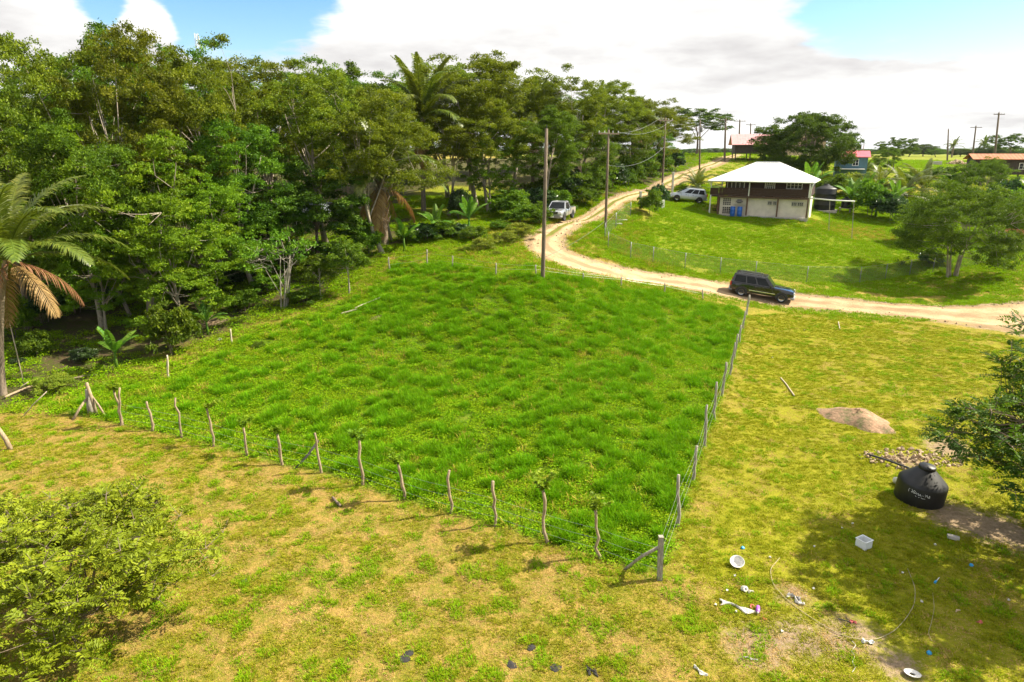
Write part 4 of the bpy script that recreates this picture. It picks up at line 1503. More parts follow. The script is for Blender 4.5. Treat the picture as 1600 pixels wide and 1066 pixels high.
plain('wood_brown', (.075, .032, .018), .6, 0, .3, 5.0)
plain('wood_post', (.12, .06, .03), .7, 0, .25, 5.0)
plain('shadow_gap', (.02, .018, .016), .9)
plain('car_black', (.008, .008, .010), .18, .3, .1, 2.0, coat=1.0)
plain('car_silver', (.50, .52, .54), .28, .6, .05, 2.0, coat=.8)
plain('car_grey_blue', (.40, .45, .50), .28, .5, .05, 2.0, coat=.8)
plain('chrome', (.6, .6, .6), .2, .9, .05)
plain('tyre', (.018, .018, .018), .85, 0, .2)
plain('trim_black', (.02, .02, .021), .55)
plain('trim_grey', (.22, .22, .22), .5)
plain('lamp_red', (.42, .01, .01), .25)
plain('lamp_clear', (.72, .73, .74), .12)
plain('plate_white', (.8, .8, .78), .5)
plain('mesh_grey', (.22, .23, .22), .5, .5)
plain('plastic_white', (.62, .60, .55), .5, 0, .2, 12)
plain('plastic_clear', (.72, .74, .74), .3, 0, .05)
plain('cloth_white', (.52, .49, .44), .9, 0, .35, 9)
plain('cloth_grey', (.20, .19, .19), .9, 0, .2, 14)
plain('plastic_purple', (.36, .10, .46), .35)
plain('plastic_blue', (.02, .28, .55), .4)
plain('plastic_red', (.60, .12, .11), .4)
plain('plastic_orange', (.62, .20, .05), .4)
plain('hose', (.36, .30, .16), .6)
plain('lettering', (.8, .8, .8), .6)
plain('char', (.025, .023, .022), .95)
glass_mat('glass')
glass_mat('window_glass', (.02, .024, .028))

m, nt, out = new_mat('plank_dark')
tc = nd(nt, 'ShaderNodeTexCoord')
mp = nd(nt, 'ShaderNodeMapping')
mp.inputs['Scale'].default_value = (.6, .6, 6.6)
nt.links.new(tc.outputs['Object'], mp.inputs[0])
wv = nd(nt, 'ShaderNodeTexWave', wave_type='BANDS', bands_direction='Z', wave_profile='SAW')
wv.inputs['Scale'].default_value = .16
wv.inputs['Distortion'].default_value = 0
nt.links.new(mp.outputs[0], wv.inputs['Vector'])
f = nnoise(nt, 2.5, 6, .7, vec=mp.outputs[0])
b = nd(nt, 'ShaderNodeBsdfPrincipled')
b.inputs['Roughness'].default_value = .75
nt.links.new(nramp(nt, f, [(.3, (.026, .011, .008)), (.7, (.066, .028, .019))]), b.inputs['Base Color'])
nt.links.new(nbump(nt, wv.outputs['Fac'], .8, .03), b.inputs['Normal'])
nt.links.new(b.outputs[0], out.inputs[0])

m, nt, out = new_mat('mound_earth')
f = nnoise(nt, 2.2, 8, .7)
b = nd(nt, 'ShaderNodeBsdfPrincipled')
b.inputs['Roughness'].default_value = 1
nt.links.new(nramp(nt, f, [(.38, (.13, .13, .045)), (.47, (.22, .15, .085)), (.58, (.34, .21, .125)), (.72, (.43, .28, .17))]), b.inputs['Base Color'])
nt.links.new(nbump(nt, f, 1.0, .12), b.inputs['Normal'])
nt.links.new(b.outputs[0], out.inputs[0])

m, nt, out = new_mat('stone')
oi = nd(nt, 'ShaderNodeObjectInfo')
f = nnoise(nt, 3.0, 5, .6)
b = nd(nt, 'ShaderNodeBsdfPrincipled')
b.inputs['Roughness'].default_value = .95
nt.links.new(nramp(nt, f, [(.3, (.22, .15, .085)), (.5, (.36, .26, .16)), (.7, (.50, .41, .29))]), b.inputs['Base Color'])
nt.links.new(b.outputs[0], out.inputs[0])


def bevel_box(c, s, bv=.02, seg=2):
    bm = bmesh.new()
    bmesh.ops.create_cube(bm, size=1)
    bmesh.ops.scale(bm, vec=s, verts=bm.verts)
    bmesh.ops.bevel(bm, geom=bm.edges[:], offset=bv, segments=seg, affect='EDGES')
    bmesh.ops.translate(bm, vec=c, verts=bm.verts)
    me = bpy.data.meshes.new('box')
    bm.to_mesh(me)
    bm.free()
    return me


def bbox(name, c, s, mat, parent, bv=.015, seg=1, loc=None, rot=None):
    me = bevel_box(c, s, bv, seg)
    me.materials.append(MATS[mat])
    return link(name, me, parent, loc, rot)


def part(name, g, mat, parent=None, smooth=False, **kw):
    return link(name, g.mesh(name, mat, smooth), parent, **kw)

# ------------------------------------------------------------------ fences


def top_point(base, px, py):
    """top of an upright thing seen at a pixel, standing over a base point"""
    return at(px, py, base[1])


def post_mesh(base, top, r, mat, seed, n=7, wob=.03):
    rng = np.random.default_rng(seed)
    t = np.linspace(0, 1, 7)[:, None]
    P = np.array([0, 0, -.3]) * (1 - t) + (top - base) * t
    P[1:-1, :2] += rng.normal(size=(5, 2)) * wob
    g = Geo()
    rad = r * np.linspace(1.1, .85, 7) * (1 + .08 * rng.normal(size=7))
    g.tube(P, rad, n)
    return g.mesh('post', mat, True), P


def strand(name, pts, r, mat, parent, sag=.03, seg=5):
    P = []
    for a, b in zip(pts[:-1], pts[1:]):
        for k in range(seg):
            f = k / seg
            q = a * (1 - f) + b * f
            q = q + np.array([0, 0, -sag * 4 * f * (1 - f)])
            P.append(q)
    P.append(pts[-1])
    g = Geo()
    g.tube(np.array(P), r, 4)
    return part(name, g, mat, parent)


FRONT_TOP = [(1033, 838), (930, 795), (848, 765), (770, 752), (702, 735), (622, 725), (561, 686), (492, 677), (433, 676), (380, 667), (323, 638), (274, 622), (229, 628), (178, 610)]
fence = thing('post_fence', 'row of thin crooked living posts between pasture and dry front lawn', 'fence')
fbase = hits(FRONT_BASE[:14])
sprout = {1: (.42, .5), 2: (.55, .62), 5: (.55, .66), 6: (.52, .66), 8: (.2, .25), 9: (.42, .5), 10: (.5, .6), 13: (.46, .5)}
rngs = np.random.default_rng(91)


def sprout_mesh(seed, r, h):
    rng = np.random.default_rng(seed)
    g = Geo()
    ns = rng.integers(5, 10)
    for k in range(ns):      # each shoot its own length and lean
        a_ = rng.random() * 6.28
        ln_ = h * (.35 + 1.0 * rng.random())
        d = unit(np.array([math.cos(a_) * (.3 + .9 * rng.random()), math.sin(a_) * (.3 + .9 * rng.random()), .5 + .8 * rng.random()]))
        pts = np.array([d * ln_ * t + np.array([0, 0, -.12 * ln_ * t * t]) for t in np.linspace(0, 1, 5)])
        g.tube(pts, np.linspace(.010, .004, 5), 4, False)
        spray_leaves(g, rng, pts[1:], np.full(4, .06), 3, 3, .12, .12, .075)
    return g.mesh('shoots', 'leaf_lime')


ftops = []
for i, (bs, tp) in enumerate(zip(fbase, FRONT_TOP)):
    top = top_point(bs, *tp)
    ftops.append((bs, top))
    if i == 0:
        continue
    me, P = post_mesh(bs, top, .045 + .012 * rngs.random(), 'bark_post', 200 + i, wob=.035)
    p = link('post', me, fence, bs)
    if i in sprout:
        link('shoots', sprout_mesh(300 + i, *sprout[i]), p, tuple(top - bs))
bs2 = hit(187, 666)
me, P = post_mesh(bs2, top_point(bs2, 187, 606), .05, 'bark_post', 231)
link('post', me, fence, bs2)
for hgt in (.35, .7, 1.05):
    strand('wire', [b_ + (t_ - b_) * min(1, hgt / max(.6, t_[2] - b_[2])) for b_, t_ in ftops], .0035, 'wire_metal', fence)

# corner post with its brace, then the line running up to the road
cf = thing('wire_fence', 'barbed wire fence with square corner post and brace along the open yard', 'fence')
cb_, ct_ = ftops[0]
g = Geo()
dv = ct_ - cb_
g.box((0, 0, 0), (.14, .14, 1))
for v in g.v[0]:
    k = v[2] + .5
    v[2] = 0
    v += dv * k + np.array([0, 0, -.3 * (1 - k)])
part('corner_post', g, 'wood_grey', cf, loc=cb_)
foot = hit(973, 888)
g = Geo()
g.tube([cb_ + dv * .78, (cb_ + dv * .78) * .5 + foot * .5 + [0, 0, .03], foot + [0, 0, -.1]], [.05, .05, .045], 7)
part('brace', g, 'wood_grey', cf, True)
RIGHT_TOP = [None, (1061, 734), (1089, 697), (1105, 630), (1120, 597), (1135, 566), (1149, 535), (1153, 522), (1158, 508), (1165, 486), (1171, 461)]
rbase = hits(RIGHT_BASE)
rtops = [(cb_, ct_)]
for i in range(1, len(RIGHT_BASE)):
    top = top_point(rbase[i], *RIGHT_TOP[i])
    top[2] = min(top[2], rbase[i][2] + 1.9)
    me, P = post_mesh(rbase[i], top, .06 if i != 10 else .09, 'wood_grey', 250 + i, wob=.02)
    link('post', me, cf, rbase[i])
    rtops.append((rbase[i], top))
for hgt in (.45, .9, 1.35):
    strand('wire', [b_ + (t_ - b_) * min(.97, hgt / max(.6, t_[2] - b_[2])) for b_, t_ in rtops], .0025, 'wire_metal', cf, .04)

# stakes of the back fence along the wood and the road
bf = thing('stake_fence', 'line of slender pale stakes where the pasture meets wood and road', 'fence')
bt = []
for i, ((bx, by), (tx, ty)) in enumerate([((262, 590), (261, 555)), ((362, 536), (360, 514)), ((609, 424), (607, 402)), ((668, 415), (667, 390)), ((707, 420), (707, 400)), ((775, 431), (775, 411)),
                                          ((838, 432), (837, 414)), ((911, 442), (911, 427)), ((971, 447), (971, 433)), ((1039, 457), (1039, 442)), ((1099, 469), (1098, 452))]):
    bs = hit(bx, by)
    tp = top_point(bs, tx, ty)
    me, P = post_mesh(bs, tp, .055, 'stick_pale' if i < 2 else 'wood_grey', 270 + i, wob=.015)
    link('post', me, bf, bs)
    bt.append((bs, tp))
for hgt in (.5, 1.0):
    strand('wire', [b_ + (t_ - b_) * min(.95, hgt / max(.5, t_[2] - b_[2])) for b_, t_ in bt[2:]], .004, 'wire_metal', bf)

# chain link fence round the house plot
m, nt, out = new_mat('chain_link')
tcu = nd(nt, 'ShaderNodeTexCoord').outputs['UV']
sepu = nd(nt, 'ShaderNodeSeparateXYZ')
nt.links.new(tcu, sepu.inputs[0])


def tri_line(expr):
    fr = nmath(nt, 'FRACT', expr)
    return nmath(nt, 'LESS_THAN', nmath(nt, 'ABSOLUTE', nmath(nt, 'SUBTRACT', fr, .5)), .032)


s1 = nmath(nt, 'MULTIPLY', nmath(nt, 'ADD', sepu.outputs[0], sepu.outputs[1]), 10)
s2 = nmath(nt, 'MULTIPLY', nmath(nt, 'SUBTRACT', sepu.outputs[0], sepu.outputs[1]), 10)
ln = nmath(nt, 'MAXIMUM', tri_line(s1), tri_line(s2))
b = nd(nt, 'ShaderNodeBsdfPrincipled')
b.inputs['Base Color'].default_value = (.26, .27, .26, 1)
b.inputs['Metallic'].default_value = .6
b.inputs['Roughness'].default_value = .45
tr = nd(nt, 'ShaderNodeBsdfTransparent')
mx = nd(nt, 'ShaderNodeMixShader')
nt.links.new(ln, mx.inputs[0])
nt.links.new(tr.outputs[0], mx.inputs[1])
nt.links.new(b.outputs[0], mx.inputs[2])
nt.links.new(mx.outputs[0], out.inputs[0])

cl = thing('chain_link_fence', 'grey chain link fence on thin posts along the house plot', 'fence')
CL = [(985, 338), (962, 356), (945, 374), (950, 389), (985, 405), (1020, 412), (1070, 421), (1125, 428), (1180, 434), (1260, 442), (1343, 442), (1383, 437), (1421, 430), (1457, 427), (1497, 420), (1545, 410)]
clb = hits(CL)
for i, bs in enumerate(clb):
    g = Geo()
    g.tube([(0, 0, -.25), (0, 0, 1.5)], .035, 6)
    link('post', g.mesh('post', 'mesh_grey', True), cl, bs)
for i, (a, b_) in enumerate(zip(clb[:-1], clb[1:])):
    Lx = np.linalg.norm((b_ - a)[:2])
    n = max(3, int(Lx / .8))
    vs, qs = [], []
    for k in range(n + 1):
        f = k / n
        p = a * (1 - f) + b_ * f
        zz = max(float(tz(p[0], p[1])) + .04, p[2] - .3)
        vs += [(p[0], p[1], zz), (p[0], p[1], zz + 1.38)]
    for k in range(n):
        qs.append((2 * k, 2 * k + 2, 2 * k + 3, 2 * k + 1))
    me = np_mesh('mesh_panel', np.array(vs), np.array(qs))
    uv = me.uv_layers.new(name='UVMap')
    co = np.array(vs)
    for poly in me.polygons:
        for li, vi in zip(poly.loop_indices, poly.vertices):
            uv.data[li].uv = ((vi // 2) / n * Lx, (vi % 2) * 1.38)
    me.materials.append(MATS['chain_link'])
    link('mesh_panel', me, cl)
    g = Geo()
    g.tube([a + [0, 0, 1.46], b_ + [0, 0, 1.46]], .010, 5)
    part('top_rail', g, 'mesh_grey', cl)

# ------------------------------------------------------------------ utility poles


def pole(px, by, Y, top, arm=0, armdir=0.0, label='', r=.16, lean=0.0, xf=0, group=None, tall=None):
    x = gx_at(px, Y) if by is None else hit(px, by)[0]
    Yb = Y if by is None else hit(px, by)[1]
    z = float(tz(x, Yb))
    tp = at(top[0], top[1], Yb)
    h = tp[2] - z
    o = thing('utility_pole', label, 'utility pole', (x, Yb, z), 0, group)
    g = Geo()
    g.tube([(0, 0, -.4), (0, 0, .02), ((tp[0] - x) * .5, 0, h * .5), (tp[0] - x, 0, h)], [r * 1.1, r * 1.1, r * .95, r * .75], 10)
    part('shaft', g, 'wood_pole', o, True)
    tx = tp[0] - x
    if arm:
        a = part('crossarm', Geo().box((0, 0, 0), (arm, .11, .13)), 'wood_pole', o, loc=(tx, -.16, h - .35), rot=(0, 0, armdir))
        for k in (-.46, -.2, .2, .46):
            gi_ = Geo().lathe([(.0, .065), (.035, .065), (.05, .12), (.03, .17), (.055, .2), (.02, .26), (0, .26)], 8, (k * arm, 0, 0))
            part('insulator', gi_, 'ceramic', a)
    if xf:
        gt = Geo().lathe([(0, -.45), (.2, -.45), (.22, -.4), (.22, .35), (.17, .42), (0, .44)], 12, (tx + .32, -.1, h - 1.6))
        part('transformer', gt, 'trim_grey', o, True)
    g = Geo()
    g.tube([(tx, 0, h - .05), (tx, 0, h + .25)], .03, 6)
    part('pole_top_pin', g, 'dark_metal', o)
    return o, np.array([tp[0], Yb, tp[2]])


P1, t1_ = pole(848, 436, 45, (854, 201), 0, 0, 'tall bare wooden pole without crossarm at the pasture corner', .13)
P2, t2_ = pole(946, 358, 66, (951, 203), 2.4, .5, 'wooden pole with crossarm standing in the road bend by the mesh fence', .125)
P3, t3_ = pole(1034, 306, 84, (1040, 184), 2.4, .5, 'wooden pole with crossarm beside the gate of the house', .13)
P4, t4_ = pole(1093, 266, 112, (1094, 187), 0, .5, 'wooden pole with transformer halfway up the climbing road', .14, xf=1)
P5, t5_ = pole(1132, 252, 135, (1134, 185), 2.6, 0, 'wooden pole with wide crossarm near the road crest', .2)
P6, t6_ = pole(1154, None, 160, (1156, 187), 2.6, 0, 'wooden pole rising over the left end of the pink roof', .2)
P7, t7_ = pole(1172, None, 185, (1173, 193), 2.6, 0, 'wooden pole rising over the ridge of the pink roof', .2)
P8, t8_ = pole(1185, None, 215, (1186, 209), 2.6, 0, 'farthest thin pole beside the domed tree over the pink roof', .18)
P9, t9_ = pole(1480, None, 190, (1482, 202), 0, 0, 'slightly leaning pole without crossarm on the far field', .2)
P10, t10_ = pole(1518, None, 170, (1525, 197), 2.8, 0, 'leaning pole with crossarm on the far field', .2)
P11, t11_ = pole(1551, None, 140, (1561, 176), 2.2, 0, 'strongly leaning tall pole near the brown stilt house', .2)


def cable(name, label, pts, r, mat, sag, group=None):
    P = []
    for a, b_ in zip(pts[:-1], pts[1:]):
        for k in range(14):
            f = k / 14
            P.append(a * (1 - f) + b_ * f + np.array([0, 0, -sag * 4 * f * (1 - f)]))
    P.append(pts[-1])
    o = part(name, Geo().tube(np.array(P), r, 4), mat)
    return tag(o, label, 'wire', group)


A = np.array
up_ = A([0, 0, -.12])
cable('overhead_wire', 'upper bright overhead wire linking the poles along the climbing road', [t2_ + A([-1.0, -.7, -.2]), t3_ + A([-1.0, -.7, -.2]), t4_ + A([-.3, 0, -.1]), t5_ + A([-1.1, 0, -.15])], .009, 'cable_bright', .7)
cable('overhead_wire', 'second overhead wire running beside the upper one along the road', [t2_ + A([1.0, .4, -.2]), t3_ + A([1.0, .4, -.2]), t4_ + A([.2, 0, -.3]), t5_ + A([1.1, 0, -.15])], .009, 'cable_bright', .8)
cable('overhead_wire', 'low slack telephone wire slung between the road poles', [t2_ + A([0, -.2, -3.2]), t3_ + A([0, -.2, -3.6]), t4_ + A([0, -.2, -2.4])], .010, 'cable_bright', .9)
cable('overhead_wire', 'overhead wire crossing the sky between the crest poles', [t5_ + A([1.1, 0, -.1]), t6_ + A([1.1, 0, -.1]), t7_ + A([1.1, 0, -.1]), t8_ + A([1.1, 0, -.1])], .015, 'cable', .8)
cable('guy_wire', 'low guy wire stretched across the lane below the bend pole', [hit(850, 413) + A([0, 0, .5]), hit(945, 362) + A([0, 0, 1.0])], .014, 'cable', .25)

# ------------------------------------------------------------------ house with the white hip roof
hb = hit(1188, 340)
HY = R(-28)
hz = hb[2] + .05
house = thing('stilt_house', 'two storey house with white hip roof, dark timber upper floor and pale lower walls', 'house', (hb[0], hb[1], hz), HY)
HW, HD, Z1, Z2 = 10.0, 7.6, 2.15, 4.05   # width, depth, floor line, eave line
x0, x1 = -HW / 2, HW / 2
low = Geo()
low.box((.0, HD / 2 + .2, Z1 / 2 - .3), (HW - .3, HD - .4, Z1 + .5))
wall = part('lower_wall', low, 'wall_white', house)
bbox('plinth', (0, .02, -.12), (HW + .1, .4, .45), 'concrete', house)
bbox('floor_beam', (0, .08, Z1 + .10), (HW + .06, .20, .24), 'wood_brown', house)
up = part('upper_wall', Geo().box((.25, HD / 2 + .55, (Z1 + Z2) / 2 + .22), (HW - .6, HD - .7, Z2 - Z1 - .02)), 'plank_dark', house)
# balustrade boards of the veranda along the front, and its rail
for i in range(26):
    w_ = HW / 26
    me = bevel_box((0, 0, 0), (w_ - .025, .05, .82), .008, 1)
    me.materials.append(MATS['plank_dark'])
    link('balustrade_board', me, house, (x0 + (i + .5) * w_, .03 + .004 * (i % 2), Z1 + .66))
bbox('rail', (0, .03, Z1 + 1.10), (HW + .04, .12, .07), 'wood_brown', house)
bbox('porch_floor', (x0 - .55, HD / 2 - .3, Z1 + .10), (1.05, HD - 1.2, .16), 'wood_brown', house)
for k in range(9):
    bbox('porch_baluster', (x0 - 1.02, .6 + k * .72, Z1 + .68), (.05, .09, 1.0), 'paint_white', house, .006)
bbox('porch_rail', (x0 - 1.02, 3.5, Z1 + 1.2), (.08, 6.0, .07), 'wood_brown', house)
for px_ in (x0 - .95,):
    for py_ in (.15, 6.6):
        bbox('porch_post', (px_, py_, (Z2 - .3) / 2), (.13, .13, Z2 + .4), 'paint_white', house)
bbox('porch_panel', (x0 - .53, .05, Z1 + .66), (.98, .06, .82), 'plank_dark', house)
bbox('porch_wall', (x0 - .30, 2.2, Z1 / 2 + .1), (.5, .1, Z1 + .3), 'wood_brown', house)
# stair at the left end
for k in range(9):
    bbox('stair_tread', (x0 - .55, 2.0 + k * .28, .15 + k * .235), (.9, .30, .05), 'wood_brown', house, .006)
for px_ in (x0 + .05, x0 + 3.35, x0 + 6.75, x1 - .05):
    bbox('pier', (px_, -.02, Z1 / 2 - .2), (.17, .17, Z1 + .45), 'wood_post', house)
bbox('veranda_post', (x0 + 3.45, .02, (Z1 + Z2) / 2 + .15), (.11, .11, Z2 - Z1 - .1), 'paint_white', house)
bbox('veranda_post', (x1 - .02, .02, (Z1 + Z2) / 2 + .15), (.14, .14, Z2 - Z1 - .1), 'paint_white', house)


def window(parent, cx, cz, w, h, y=-.0, panes=2, bars=3, frame='paint_white', glass='window_glass', name='window'):
    """frame round a recessed dark pane, with glazing bars"""
    wn_ = link(name, bevel_box((0, 0, 0), (w, .05, h), .004, 1), parent, (cx, y, cz))
    wn_.data.materials.append(MATS[glass])
    fr_ = Geo()
    t_ = .07
    fr_.box((0, -.035, h / 2), (w + 2 * t_, .06, t_)).box((0, -.035, -h / 2), (w + 2 * t_, .06, t_))
    fr_.box((-w / 2 - t_ * .25, -.036, 0), (t_, .06, h - t_)).box((w / 2 + t_ * .25, -.036, 0), (t_, .06, h - t_))
    part('frame', fr_, frame, wn_)
    for k in range(1, panes):
        part('mullion', Geo().box((-w / 2 + w * k / panes, -.034, 0), (.06, .05, h - t_)), frame, wn_)
    for k in range(bars):
        part('glazing_bar', Geo().box((0, -.032, -h / 2 + h * (k + 1) / (bars + 1)), (w, .03, .022)), frame, wn_)
    return wn_


yw = .87
window(house, x0 + 1.75, Z1 + 1.42, 1.9, 1.0, yw, 4, 0)
window(house, x1 - 1.75, Z1 + 1.52, 1.6, .8, yw, 4, 1)
dr = bbox('door', (0, 0, 0), (.95, .06, 1.75), 'wood_brown', house, loc=(x0 + 5.6, yw, Z1 + 1.02))
part('frame', Geo().box((-.52, -.03, 0), (.08, .07, 1.8)).box((.52, -.03, 0), (.08, .07, 1.8)).box((0, -.03, .92), (.96, .07, .07)), 'paint_white', dr)
window(dr, .0, .4, .62, .7, -.04, 3, 2, name='door_light')
bbox('gas_bottle', (x1 - .55, .5, Z1 + .62), (.3, .3, .9), 'trim_black', house, .1, 3)
yl = .34
window(house, x0 + 5.85, 1.62, .38, .38, yl, 2, 1, 'concrete', name='vent_window')
window(house, x0 + 6.40, 1.62, .32, .38, yl, 2, 1, 'concrete', name='vent_window')
window(house, x0 + 8.50, 1.60, .50, .40, yl, 3, 1, 'concrete', name='vent_window')
window(house, x0 + 9.15, 1.60, .55, .40, yl, 3, 1, 'concrete', name='vent_window')
# block screen: dark slabs on the wall, coloured as the shade inside its openings
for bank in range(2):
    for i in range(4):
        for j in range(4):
            bbox('opening_shade_slab', (0, 0, 0), (.17, .05, .15), 'shadow_gap', house, .02, 1, (x0 + .62 + i * .24, yl + .02, .30 + bank * 1.02 + j * .205))
bbox('hung_bundle', (x0 + 2.45, .10, 1.72), (.8, .3, .45), 'cloth_grey', house, .15, 2)
for k, (xx, zz, rt_) in enumerate([(x0 + 2.45, 1.42, .0)]):
    bbox('shelf_board', (xx, .12, zz), (1.3, .3, .05), 'concrete_light', house)
# roof: four hipped planes with seams, fascia and gutter
EX0, EX1, EY0, EY1 = x0 - 1.2, x1 + .35, -.65, HD + .6
RZ = Z2 + .05
RH = 2.05
ry = (EY0 + EY1) / 2
rx0, rx1 = EX0 + 4.6, EX1 - 4.3
V = A([(EX0, EY0, RZ), (EX1, EY0, RZ), (EX1, EY1, RZ), (EX0, EY1, RZ), (rx0, ry, RZ + RH), (rx1, ry, RZ + RH)])
rg_ = Geo()
rg_.add(np.concatenate([V, V - [0, 0, .09]]), [(0, 1, 5, 4), (2, 3, 4, 5), (0, 1, 7, 6), (1, 2, 8, 7), (2, 3, 9, 8), (3, 0, 6, 9), (6, 7, 11, 10), (8, 9, 10, 11)],
        [(1, 2, 5), (3, 0, 4), (7, 8, 11), (9, 6, 10)])
rf = part('roof', rg_, 'roof_white', house)
seam = Geo()
for k in range(1, 26):
    xx = EX0 + (EX1 - EX0) * k / 26
    f_ = min(1, (xx - EX0) / (rx0 - EX0), (EX1 - xx) / (EX1 - rx1))
    seam.tube([(xx, EY0, RZ + .012), (xx, EY0 + (ry - EY0) * f_, RZ + .012 + RH * f_)], .018, 4)
part('roof_seams', seam, 'roof_white', rf)
part('ridge_cap', Geo().tube([(rx0, ry, RZ + RH), (rx1, ry, RZ + RH)], .09, 6).tube([V[0], V[4]], .05, 5).tube([V[1], V[5]], .05, 5).tube([V[2], V[5]], .05, 5).tube([V[3], V[4]], .05, 5), 'roof_white', rf)
bbox('gutter', ((EX0 + EX1) / 2, EY0 - .06, RZ - .05), (EX1 - EX0 + .1, .12, .13), 'roof_white', house, .03)
bbox('gutter', (EX1 + .06, (EY0 + EY1) / 2, RZ - .05), (.12, EY1 - EY0, .13), 'roof_white', house, .03)
bbox('soffit', ((EX0 + EX1) / 2, (EY0 + EY1) / 2, RZ - .13), (EX1 - EX0 - .1, EY1 - EY0 - .1, .05), 'wood_brown', house)
g = Geo().tube([(EX1 + .02, EY0 + .05, RZ - .1), (EX1 - .1, EY0 + .1, RZ - .45), (x1 + .12, -.16, RZ - .85), (x1 + .12, -.16, -.2)], .075, 8)
part('downpipe', g, 'paint_white', house, True)


def house_pt(x, y, z=None):
    c, s = math.cos(HY), math.sin(HY)
    X, Y = hb[0] + c * x - s * y, hb[1] + s * x + c * y
    return A([X, Y, float(tz(X, Y)) if z is None else z])


# two blue drums against the lower wall
for k, xx in enumerate((x0 + 1.85, x0 + 2.65)):
    p = house_pt(xx, -.35)
    d_ = thing('plastic_drum', 'blue plastic drum against the pale lower wall', 'drum', (p[0], p[1], hz + .02), HY, 'blue drums by the house')
    part('body', Geo().lathe([(0, 0), (.27, 0), (.29, .04), (.29, .30), (.31, .33), (.29, .36), (.29, .66), (.31, .69), (.29, .72), (.29, 1.0), (.26, 1.06), (0, 1.07)], 18), 'barrel_blue', d_, True)
    part('lid', Geo().lathe([(.0, 1.115), (.25, 1.115), (.275, 1.09), (.275, 1.05)], 18), 'barrel_blue', d_)


def tank(label, p, r, h, cone, name='water_tank', ribs=3, lid=.3, rot=0.0, taper=1.0):
    o = thing(name, label, 'water tank', p, rot)
    prof = [(0, -.05), (r * .97, -.05), (r, .03)]
    for k in range(ribs):
        z = h * (k + 1) / (ribs + 1)
        prof += [(r, z - .06), (r * 1.012, z - .03), (r * 1.012, z + .03), (r, z + .06)]
    prof += [(r, h - .05), (r * .985, h)]
    for k in range(1, 7):
        f_ = k / 6
        prof.append((r * .985 * (1 - f_) + lid * f_, h + cone * (f_ ** .92)))
    part('body', Geo().lathe(prof, 40), 'tank_black', o, True)
    part('lid', Geo().lathe([(lid * 1.0, h + cone - .03), (lid * 1.08, h + cone), (lid * 1.08, h + cone + .09), (lid * .98, h + cone + .12), (0, h + cone + .14)], 24), 'tank_black', o, True)
    return o


p = hit(1287, 328)
tank('large black ribbed water tank standing beside the white roofed house', p, 1.30, 2.75, .42)
bbox('tank_slab', (0, 0, 0), (3.2, 3.0, .3), 'concrete', None, loc=(p[0], p[1], p[2] - .12), rot=(0, 0, HY))
tag(bpy.data.objects['tank_slab'], 'concrete slab under the large ribbed water tank', 'slab')
ps = hit(1320, 331)
st = thing('tank_stand', 'low timber stand under the small black water tank', 'stand', ps, HY)
for (sx, sy) in ((-.6, -.5), (.6, -.5), (-.6, .5), (.6, .5)):
    bbox('leg', (sx, sy, .15), (.1, .1, .6), 'wood_grey', st)
bbox('deck', (0, 0, .48), (1.5, 1.3, .07), 'wood_grey', st)
tank('small black water tank on the low timber stand', (ps[0], ps[1], ps[2] + .57), .55, 1.05, .16, ribs=2, lid=.2)
pa, pb = house_pt(x1 + .15, -.1, hz + 2.35), house_pt(x1 + 4.7, -1.0, hz + 2.2)
pp = thing('gutter_pipe', 'long white pipe leading from house downpipe over to the small tank', 'pipe', (0, 0, 0))
part('pipe', Geo().tube([pa, (pa + pb) / 2 + [0, 0, -.06], pb], .07, 8), 'paint_white', pp, True)
for f_ in (.45, .98):
    q = pa * (1 - f_) + pb * f_
    part('prop', Geo().tube([q + [0, 0, -.05], A([q[0] + .25, q[1] - .2, float(tz(q[0] + .25, q[1] - .2)) - .1])], .04, 6), 'wood_grey', pp)

# gate posts and a little flower bed
for (px_, by_, ty_, lab) in [(1034, 308, 287, 'white concrete gate post at the foot of the crossarm pole'), (1050, 303, 270, 'taller white topped gate post left of the young palm'), (1000, 321, 300, 'pale fence corner post beside the clipped bush')]:
    bs = hit(px_, by_)
    h_ = ztop_at(ty_, bs[1]) - bs[2]
    gp = thing('gate_post', lab, 'post', bs)
    bbox('shaft', (0, 0, h_ / 2 - .15), (.26, .26, h_ + .3), 'concrete_light', gp)
    bbox('cap', (0, 0, h_ + .04), (.34, .34, .09), 'concrete_light', gp)
bs = hit(1022, 322)
fb = thing('flower_bed_edging', 'white painted post edging round the clipped bush', 'edging', bs)
for k in range(9):
    a_ = k / 9 * 6.28
    bbox('picket', (math.cos(a_) * 1.1, math.sin(a_) * .8, .25), (.16, .16, .9), 'paint_white', fb)
for k in range(2):
    tag(bbox('paving_slab', (0, 0, 0), (1.1, .8, .12), 'concrete', None, loc=tuple(hit(962 + 8 * k, 350 - 6 * k) + A([0, 0, .02])), rot=(0, 0, .4 + .1 * k)), 'grey slab in the stepping path along the mesh fence', 'slab', 'stepping slabs by the mesh fence')

# ------------------------------------------------------------------ other buildings


